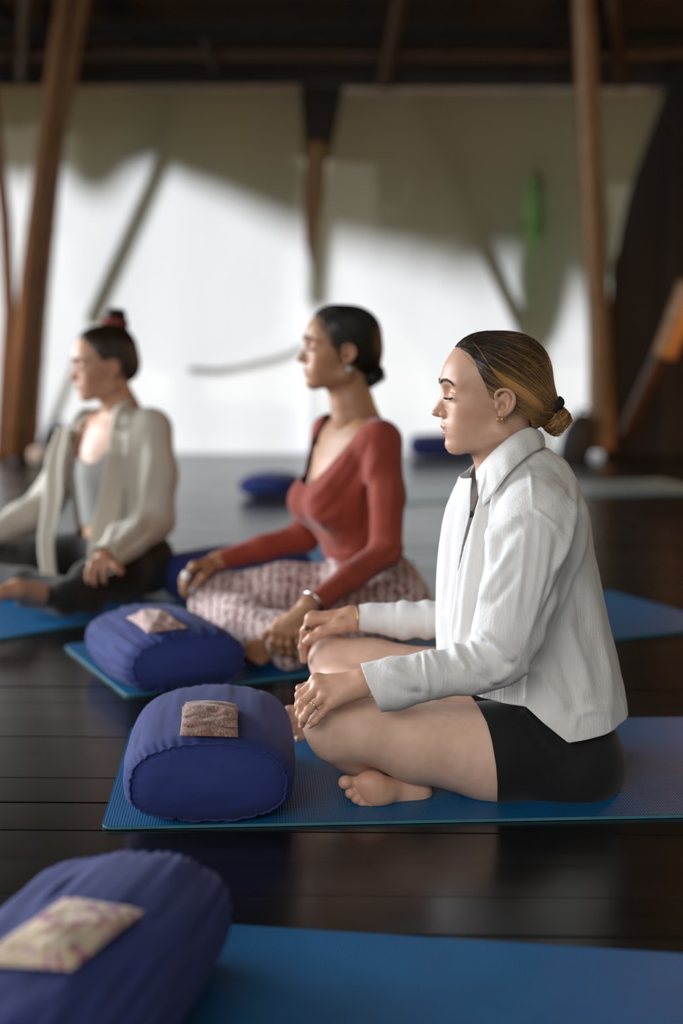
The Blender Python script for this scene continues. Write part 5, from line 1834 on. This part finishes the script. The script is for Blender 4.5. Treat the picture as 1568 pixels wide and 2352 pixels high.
# feet
pf = [rc(P(600, 1490, 3.50), P(575, 1500, 3.46), 0.03, 0.028, 0.02), el(P(640, 1500, 3.52), (0.05, 0.03, 0.03), k=0.02)]
for i in range(5):
    pf += [rc(P(575 + 9 * i, 1496 + 4 * i, 3.45), P(558 + 10 * i, 1500 + 5 * i, 3.43), 0.011, 0.010, 0.005)]
V, F = polygonise(pf, 0.003, smooth=1)
V[:, 2] = np.maximum(V[:, 2], 0.009)
W2_BODY.append((V, F, plain_tint(V, SK2)))


def soft_hand(wr, mcps, tips, thumb, Yw, Ym, Yt, dY, mid_up, r=0.0086, h=0.0024):
    """hand from photo-pixel joints: wrist, four knuckles, four tips, thumb polyline"""
    w = P(*wr, Yw)
    p = []
    for i, (m_, t_) in enumerate(zip(mcps, tips)):
        M_ = P(*m_, Ym + dY * i); T_ = P(*t_, Yt + dY * i)
        mid = (M_ + T_) / 2 + np.asarray(mid_up)
        rr = r * (1.0, 1.02, 0.97, 0.86)[i]
        p += finger([M_, mid, mid * 0.35 + T_ * 0.65 + np.asarray(mid_up) * 0.2, T_], rr * 1.05, rr * 0.8)
        p += [el(M_, (rr * 1.2,) * 3, k=0.006), rc(w + (M_ - w) * 0.15, M_, 0.018, rr * 1.25, 0.012)]
    T = [P(x, y, z) for x, y, z in thumb]
    p += chain(T, np.linspace(0.013, 0.0085, len(T)), k=0.008)
    return p, w


rh, w = soft_hand((712, 1386), [(632, 1448), (646, 1452), (664, 1454), (684, 1452)], [(626, 1500), (648, 1506), (668, 1508), (692, 1500)], [(690, 1405, 3.40), (645, 1425, 3.43), (612, 1455, 3.45), (604, 1470, 3.45)], 3.40, 3.385, 3.40, 0.0, (-0.004, -0.012, 0.004))
rh += [rc(w, wrN + (elN - wrN) * 0.2, 0.023, 0.026, 0.012)]
V, F = polygonise(rh, 0.0024, smooth=1)
W2_BODY.append((V, F, plain_tint(V, np.array(SK2) * 1.02)))
ring_band(P(716, 1383, 3.40), elN - wrN, 0.027, 0.003, M_SILVER, W2, 'bracelet')
rh, w = soft_hand((500, 1290), [(446, 1300), (442, 1308), (438, 1318), (446, 1326)], [(430, 1352), (424, 1360), (424, 1368), (432, 1372)], [(485, 1305, 3.88), (465, 1325, 3.84), (450, 1342, 3.83)], 3.93, 3.86, 3.85, 0.012, (-0.014, -0.004, 0.01))
rh += [rc(w, wrF, 0.024, 0.026, 0.012), rc(w, elF * 0.3 + wrF * 0.7, 0.024, 0.028, 0.012)]
V, F = polygonise(rh, 0.0026, smooth=1)
W2_BODY.append((V, F, plain_tint(V, SK2)))
V, F = polygonise([el(P(427, 1322, 3.84), (0.011, 0.011, 0.014), k=0.01)], 0.0025, smooth=1)
mk('ring', V, F, simple('white_stone', (0.8, 0.8, 0.8), 0.15, 0.05, 50), W2)

# the body inside the clothes joins chest, hands and feet
inner = [loft(lv, cn, np.array(rfv) - 0.028, np.array(rlv) - 0.028, F2, n=2.1), rc(shN, shF, 0.03, 0.03, 0.03), rc(c2(822, 960), c2(812, 915), 0.036, 0.036, 0.02)]
inner += [(lambda g: (lambda p: g(p) + 0.014, lo, hi, k, s_))(f) for f, lo, hi, k, s_ in armN + armF]
inner += [(lambda g: (lambda p: g(p) + 0.022, lo, hi, k, s_))(f) for f, lo, hi, k, s_ in legs2]
V, F = polygonise(inner, 0.008, smooth=1)
V[:, 2] = np.maximum(V[:, 2], 0.012)
W2_BODY.insert(0, (V, F, plain_tint(V, SK2)))
# ================================================================== WOMAN AT THE LEFT EDGE
Y3 = 4.50
F3 = -W3_L; NR3 = np.array([-F3[1], F3[0], 0]); NR3 = NR3 if NR3[1] < 0 else -NR3
W3 = empty('person', G(285, 1362), 'seated person in open off-white shirt over grey top, hair in a high bun', 'person')
H3 = Frame(P(254, 850, Y3), (-0.93, -0.37, 0.0), (0, -1, 0), 1.0, pitch=math.radians(-5))
SK3 = (0.50, 0.275, 0.18)
neck3 = [rc((-0.008, 0, -0.030), (-0.024, 0, -0.150), 0.043, 0.047, k=0.03), rc((0.016, 0, -0.070), (-0.014, 0, -0.150), 0.030, 0.040, k=0.028), rc((-0.03, 0, -0.13), (-0.05, 0, -0.20), 0.046, 0.07, k=0.04)]
hv, hf = polygonise(head_prims(neck3), 0.0030, smooth=1)
hv = profile_fix(hv)
hc = head_colour(hv, SK3, (0.34, 0.13, 0.10), (0.50, 0.20, 0.13))
W3_BODY = [(H3(hv), hf[:, ::-1] if H3.flip() else hf, hc)]


def tint3(V, st, r_):
    b = np.clip(0.3 + 0.4 * np.asarray(st), 0, 1)
    d, l = np.array([0.013, 0.009, 0.007]), np.array([0.065, 0.038, 0.022])
    return np.concatenate([d + (l - d) * b[:, None], np.ones((len(V), 1))], 1)


LINE3 = [(0.108, 0.112), (0.086, 0.105), (0.076, 0.095), (0.066, 0.080), (0.056, 0.062), (0.046, 0.046), (0.038, 0.034), (0.022, 0.030), (0.008, 0.036), (-0.006, 0.036), (-0.018, 0.024), (-0.022, 0.004), (-0.030, -0.020), (-0.046, -0.046), (-0.062, -0.054), (-0.11, -0.05), (-0.13, 0.05), (-0.08, 0.16), (0.08, 0.16)]
M_SCRUNCH = simple('red_brown_scrunchie', (0.20, 0.035, 0.025), 0.8, 0.4, 40)
hair_do([rc((-0.02, 0, 0.09), (-0.028, 0, 0.13), 0.05, 0.03, k=0.03)], H3, tint3, LINE3, (-0.030, 0, 0.140), (-0.034, 0, 0.160), 0.033, W3, n_str=600, seed=12, wisps=False, cap_h=0.004, srad=0.0007, tie_mat=M_SCRUNCH, tie=((-0.031, 0, 0.146), 0.030, 0.011, (-0.25, 0, 1)), bun_axis=(-0.2, 0, 1))
brow_and_lashes(H3, W3, hv, 6, 1.0)


def c3(px, py): return P(px, py, Y3)


ylev = [930, 955, 980, 1030, 1090, 1150, 1210, 1270, 1330]
cx = [285, 283, 278, 270, 266, 266, 270, 276, 284]
rfv = np.array([0.050, 0.064, 0.080, 0.098, 0.108, 0.100, 0.094, 0.100, 0.11])
rlv = np.array([0.070, 0.110, 0.145, 0.152, 0.150, 0.142, 0.138, 0.145, 0.16])
lv = [c3(a, b)[2] for a, b in zip(cx, ylev)]; cn = [c3(a, b)[:2] for a, b in zip(cx, ylev)]
torso3 = loft(lv, cn, rfv, rlv, F3, n=2.1)
shN, shF = c3(280, 982) + NR3 * 0.145, c3(280, 982) - NR3 * 0.145
V, F = polygonise([torso3, rc(shN, shF, 0.04, 0.04, 0.03)], 0.007, smooth=2)
N = normals(V, F)
W3_BODY.append((V - N * 0.005, F, plain_tint(V, SK3)))
# grey top
pxs = to_px(V)
facing = (N * (np.array([0, 0, CAM_H]) - V)).sum(1) > -0.3
s = np.where(facing, -inside_poly(pxs, [(160, 900), (330, 900), (300, 940), (262, 985), (250, 1030), (222, 1062), (196, 1066), (180, 1050), (176, 1010), (180, 960)]) / 728, 0.02)
s = np.minimum(s, np.where(pxs[:, 1] < 975, -0.01, 1))
s = np.minimum(s, (1205 - pxs[:, 1]) / 728)
tv, tf = clip_mesh(V + N * 0.002, F, s)
mk('tank_top', tv, tf, cotton('grey_jersey', (0.20, 0.195, 0.185), (0.25, 0.245, 0.23)), W3)
# shirt
elN, wrN = P(352, 1195, 4.36), P(238, 1284, 4.10)
elF, wrF = P(110, 1150, 4.78), P(-10, 1228, 4.58)
big = loft(lv, cn, rfv + 0.022, rlv + 0.020, F3, n=2.1)
arms = chain([shN, shN * 0.5 + elN * 0.5 + [0.012, 0, 0], elN, elN * 0.5 + wrN * 0.5, wrN + [0, 0, -0.004]], [0.064, 0.066, 0.062, 0.054, 0.046], k=0.025, k0=0.03)
arms += chain([shF, elF, elF * 0.5 + wrF * 0.5, wrF], [0.062, 0.058, 0.050, 0.045], k=0.025, k0=0.03)
V, F = polygonise([big] + arms + [rc(shN, shF, 0.056, 0.056, 0.03)], 0.006, smooth=2)
pxs = to_px(V); N = normals(V, F)
facing = (N * (np.array([0, 0, CAM_H]) - V)).sum(1) > -0.1
OPEN3 = [(172, 925), (262, 925), (256, 980), (246, 1060), (232, 1140), (214, 1230), (205, 1360), (160, 1360), (158, 1250), (150, 1160), (146, 1080), (160, 1000)]
isarm = evalsdf(arms, V) < 0.02
s = np.where(facing & ~(isarm & (pxs[:, 0] > 300)), -inside_poly(pxs, OPEN3) / 728, 1.0)
s = np.minimum(s, np.where(pxs[:, 1] < 945, (pxs[:, 1] - 936) / 728, 1.0))
hemy = np.interp(pxs[:, 0], [90, 150, 200, 300, 345, 420], [1335, 1335, 1305, 1300, 1262, 1285])
s = np.minimum(s, np.where(isarm, 1.0, (hemy - pxs[:, 1]) / 728))
s = np.minimum(s, np.where((V[:, 1] < 4.30), -((V - wrN) @ unit(wrN - elN)), 1.0))
nb_ = facing.astype(float)
for poly, a, w in (([(300, 960), (285, 1060), (275, 1160), (240, 1260)], 0.009, 9), ([(285, 1000), (272, 1080), (262, 1160)], -0.010, 9), ([(330, 1000), (312, 1080), (300, 1150), (270, 1220)], -0.010, 11), ([(350, 1040), (335, 1120), (320, 1180)], 0.008, 11), ([(258, 960), (250, 1060), (235, 1150), (220, 1240)], 0.010, 7),
                   ([(150, 980), (135, 1080), (125, 1180), (110, 1300)], 0.010, 8), ([(160, 1000), (140, 1100), (140, 1200)], -0.008, 7), ([(330, 1190), (300, 1220), (262, 1250)], 0.009, 9), ([(345, 1215), (310, 1245), (270, 1275)], -0.007, 8)):
    V = fold(V, N, pxs, nb_, poly, a, w)
V = V + N * (0.004 * vnoise(V * [1, 1, 0.5], 16))[:, None]
V, F = clip_mesh(V, F, s)
M_SHIRT3 = shirt_mat('off_white_linen', (0.70, 0.66, 0.58), 0.25, 0.4)
sh3 = thicken(mk('open_shirt', V, F, M_SHIRT3, W3), 0.002)
# collar roll and hanging front panels
mk('collar', *tube_vf(spline([P(262, 985, 4.36), P(272, 945, 4.38), P(296, 928, 4.46), P(305, 930, 4.58), P(280, 935, 4.66), P(215, 950, 4.62), P(178, 985, 4.55)], 40), 0.014, 8), M_SHIRT3, sh3)
for xs, Yp, wd in (([(245, 1040), (232, 1140), (214, 1230), (208, 1320)], 4.33, np.array([0.065, 0.05, 0])), ([(164, 985), (150, 1060), (146, 1150), (128, 1250), (130, 1340)], 4.44, np.array([-0.060, 0.03, 0]))):
    c = spline([P(x, y, Yp - 0.035 * i) for i, (x, y) in enumerate(xs)], 40)
    V = []
    for i in range(40):
        for j in range(14):
            t = j / 13
            V.append(c[i] + wd * t * (0.75 + 0.35 * math.sin(i * 0.08)) + F3 * (0.014 * math.sin(t * 8 + i * 0.07) * (0.4 + i / 60)))
    Fp = grid_faces(40, 14)
    thicken(mk('front_panel', V, Fp, M_SHIRT3, sh3), 0.002)
# trousers
hip3 = c3(292, 1330) * [1, 1, 0] + [0, 0, 0.115]
kN3 = P(205, 1335, 4.16); kF3 = P(-60, 1310, 4.56)
legs3 = [el(hip3, (0.125, 0.165, 0.105), np.stack([F3, NR3, [0, 0, 1]]), k=0.05), rc(hip3 + [0, 0, 0.03], c3(276, 1240), 0.11, 0.10, 0.05)]
legs3 += chain([hip3 + NR3 * 0.095, hip3 * 0.45 + kN3 * 0.55 + NR3 * 0.06, kN3], [0.098, 0.086, 0.062], k=0.03)
legs3 += chain([hip3 - NR3 * 0.095, hip3 * 0.45 + kF3 * 0.55 - NR3 * 0.03, kF3], [0.098, 0.088, 0.066], k=0.03)
legs3 += chain([kN3 - [0, 0, 0.04], P(150, 1370, 4.10), P(60, 1372, 4.16)], [0.058, 0.052, 0.036], k=0.02)
legs3 += chain([kF3 - [0, 0, 0.03], P(60, 1345, 4.36), P(150, 1360, 4.26)], [0.058, 0.052, 0.04], k=0.02)
V, F = polygonise(legs3, 0.006, smooth=2)
N = normals(V, F); V = V + N * (0.004 * vnoise(V, 14))[:, None]
V[:, 2] = np.maximum(V[:, 2], 0.009)
mk('trousers', V, F, cotton('black_brown_cotton', (0.009, 0.008, 0.007), (0.016, 0.013, 0.010), 0.2), W3)
# near hand on the knee, foot
rh, w = soft_hand((236, 1284), [(212, 1296), (226, 1300), (244, 1302), (262, 1298)], [(204, 1336), (218, 1342), (240, 1338), (276, 1318)], [(236, 1290, 4.10), (262, 1296, 4.08), (278, 1312, 4.07)], 4.10, 4.07, 4.06, 0.0, (-0.004, -0.012, 0.006))
V, F = polygonise(rh + [rc(w, wrN + (elN - wrN) * 0.2, 0.024, 0.027, 0.012)], 0.003, smooth=1)
W3_BODY.append((V, F, plain_tint(V, SK3)))
rh, w = soft_hand((-10, 1230), [(-40, 1240), (-38, 1246), (-34, 1252), (-28, 1256)], [(-60, 1275), (-56, 1282), (-50, 1286), (-40, 1288)], [(-10, 1240, 4.5), (-20, 1255, 4.48), (-28, 1265, 4.47)], 4.56, 4.52, 4.5, 0.0, (-0.01, -0.01, 0.006))
V, F = polygonise(rh, 0.004, smooth=1)
W3_BODY.append((V, F, plain_tint(V, SK3)))
pf = [rc(P(120, 1368, 4.12), P(40, 1352, 4.02), 0.036, 0.028, 0.02), rc(P(40, 1355, 4.02), P(0, 1362, 3.98), 0.026, 0.022, 0.015)]
for i in range(5):
    pf += [rc(P(2, 1356 + 4 * i, 3.98), P(-18, 1360 + 5 * i, 3.96), 0.011, 0.010, 0.005)]
V, F = polygonise(pf, 0.003, smooth=1)
V[:, 2] = np.maximum(V[:, 2], 0.009)
W3_BODY.append((V, F, plain_tint(V, SK3)))

inner = [loft(lv, cn, np.array(rfv) - 0.026, np.array(rlv) - 0.026, F3, n=2.1), rc(shN, shF, 0.028, 0.028, 0.03), rc(c3(284, 950), c3(272, 905), 0.034, 0.034, 0.02)]
inner += [(lambda g: (lambda p: g(p) + 0.028, lo, hi, k, s_))(f) for f, lo, hi, k, s_ in arms]
inner += [(lambda g: (lambda p: g(p) + 0.022, lo, hi, k, s_))(f) for f, lo, hi, k, s_ in legs3]
V, F = polygonise(inner, 0.009, smooth=1)
V[:, 2] = np.maximum(V[:, 2], 0.012)
W3_BODY.insert(0, (V, F, plain_tint(V, SK3)))
# ================================================================== ONE BODY MESH PER PERSON
from mathutils.kdtree import KDTree


def finish_body(parts, parent):
    """weld the finely modelled head, hands and feet to the body inside the clothes"""
    V, F = join_np([(a, b) for a, b, c in parts])
    if F.shape[1] == 4:
        F = np.concatenate([F[:, [0, 1, 2]], F[:, [0, 2, 3]]])
    C = np.concatenate([c for a, b, c in parts])
    # islands
    lab = np.arange(len(V))
    E = edges_of(F)
    while True:
        m = np.minimum(lab[E[:, 0]], lab[E[:, 1]])
        new = lab.copy()
        np.minimum.at(new, E[:, 0], m); np.minimum.at(new, E[:, 1], m)
        new = new[new]
        if np.array_equal(new, lab): break
        lab = new
    ids, cnt = np.unique(lab, return_counts=True)
    tiny = ids[cnt < 40]
    keep = ~np.isin(lab[F[:, 0]], tiny)
    F = F[keep]
    ids = [i for i in ids[np.argsort(-cnt)] if i not in set(tiny)]
    done = np.isin(lab, ids[:1])
    extra = []
    nb = {}
    for isl in ids[1:]:
        mem = np.where(lab == isl)[0]
        kd = KDTree(int(done.sum())); di = np.where(done)[0]
        for k in di: kd.insert(V[k], int(k))
        kd.balance()
        smp = mem[::max(1, len(mem) // 3000)]
        best = min(((kd.find(V[i])[2], int(i), kd.find(V[i])[1]) for i in smp), key=lambda t: t[0])
        f = F[(F == best[1]).any(1)][0]
        other = int([v for v in f if v != best[1]][0])
        extra.append((best[1], other, best[2]))
        done |= lab == isl
    if extra: F = np.concatenate([F, np.array(extra)])
    return mk('body', V, F, M_SKIN, parent, attrs={'tint': C})


finish_body(W1_BODY, W1)
finish_body(W2_BODY, W2)
finish_body(W3_BODY, W3)
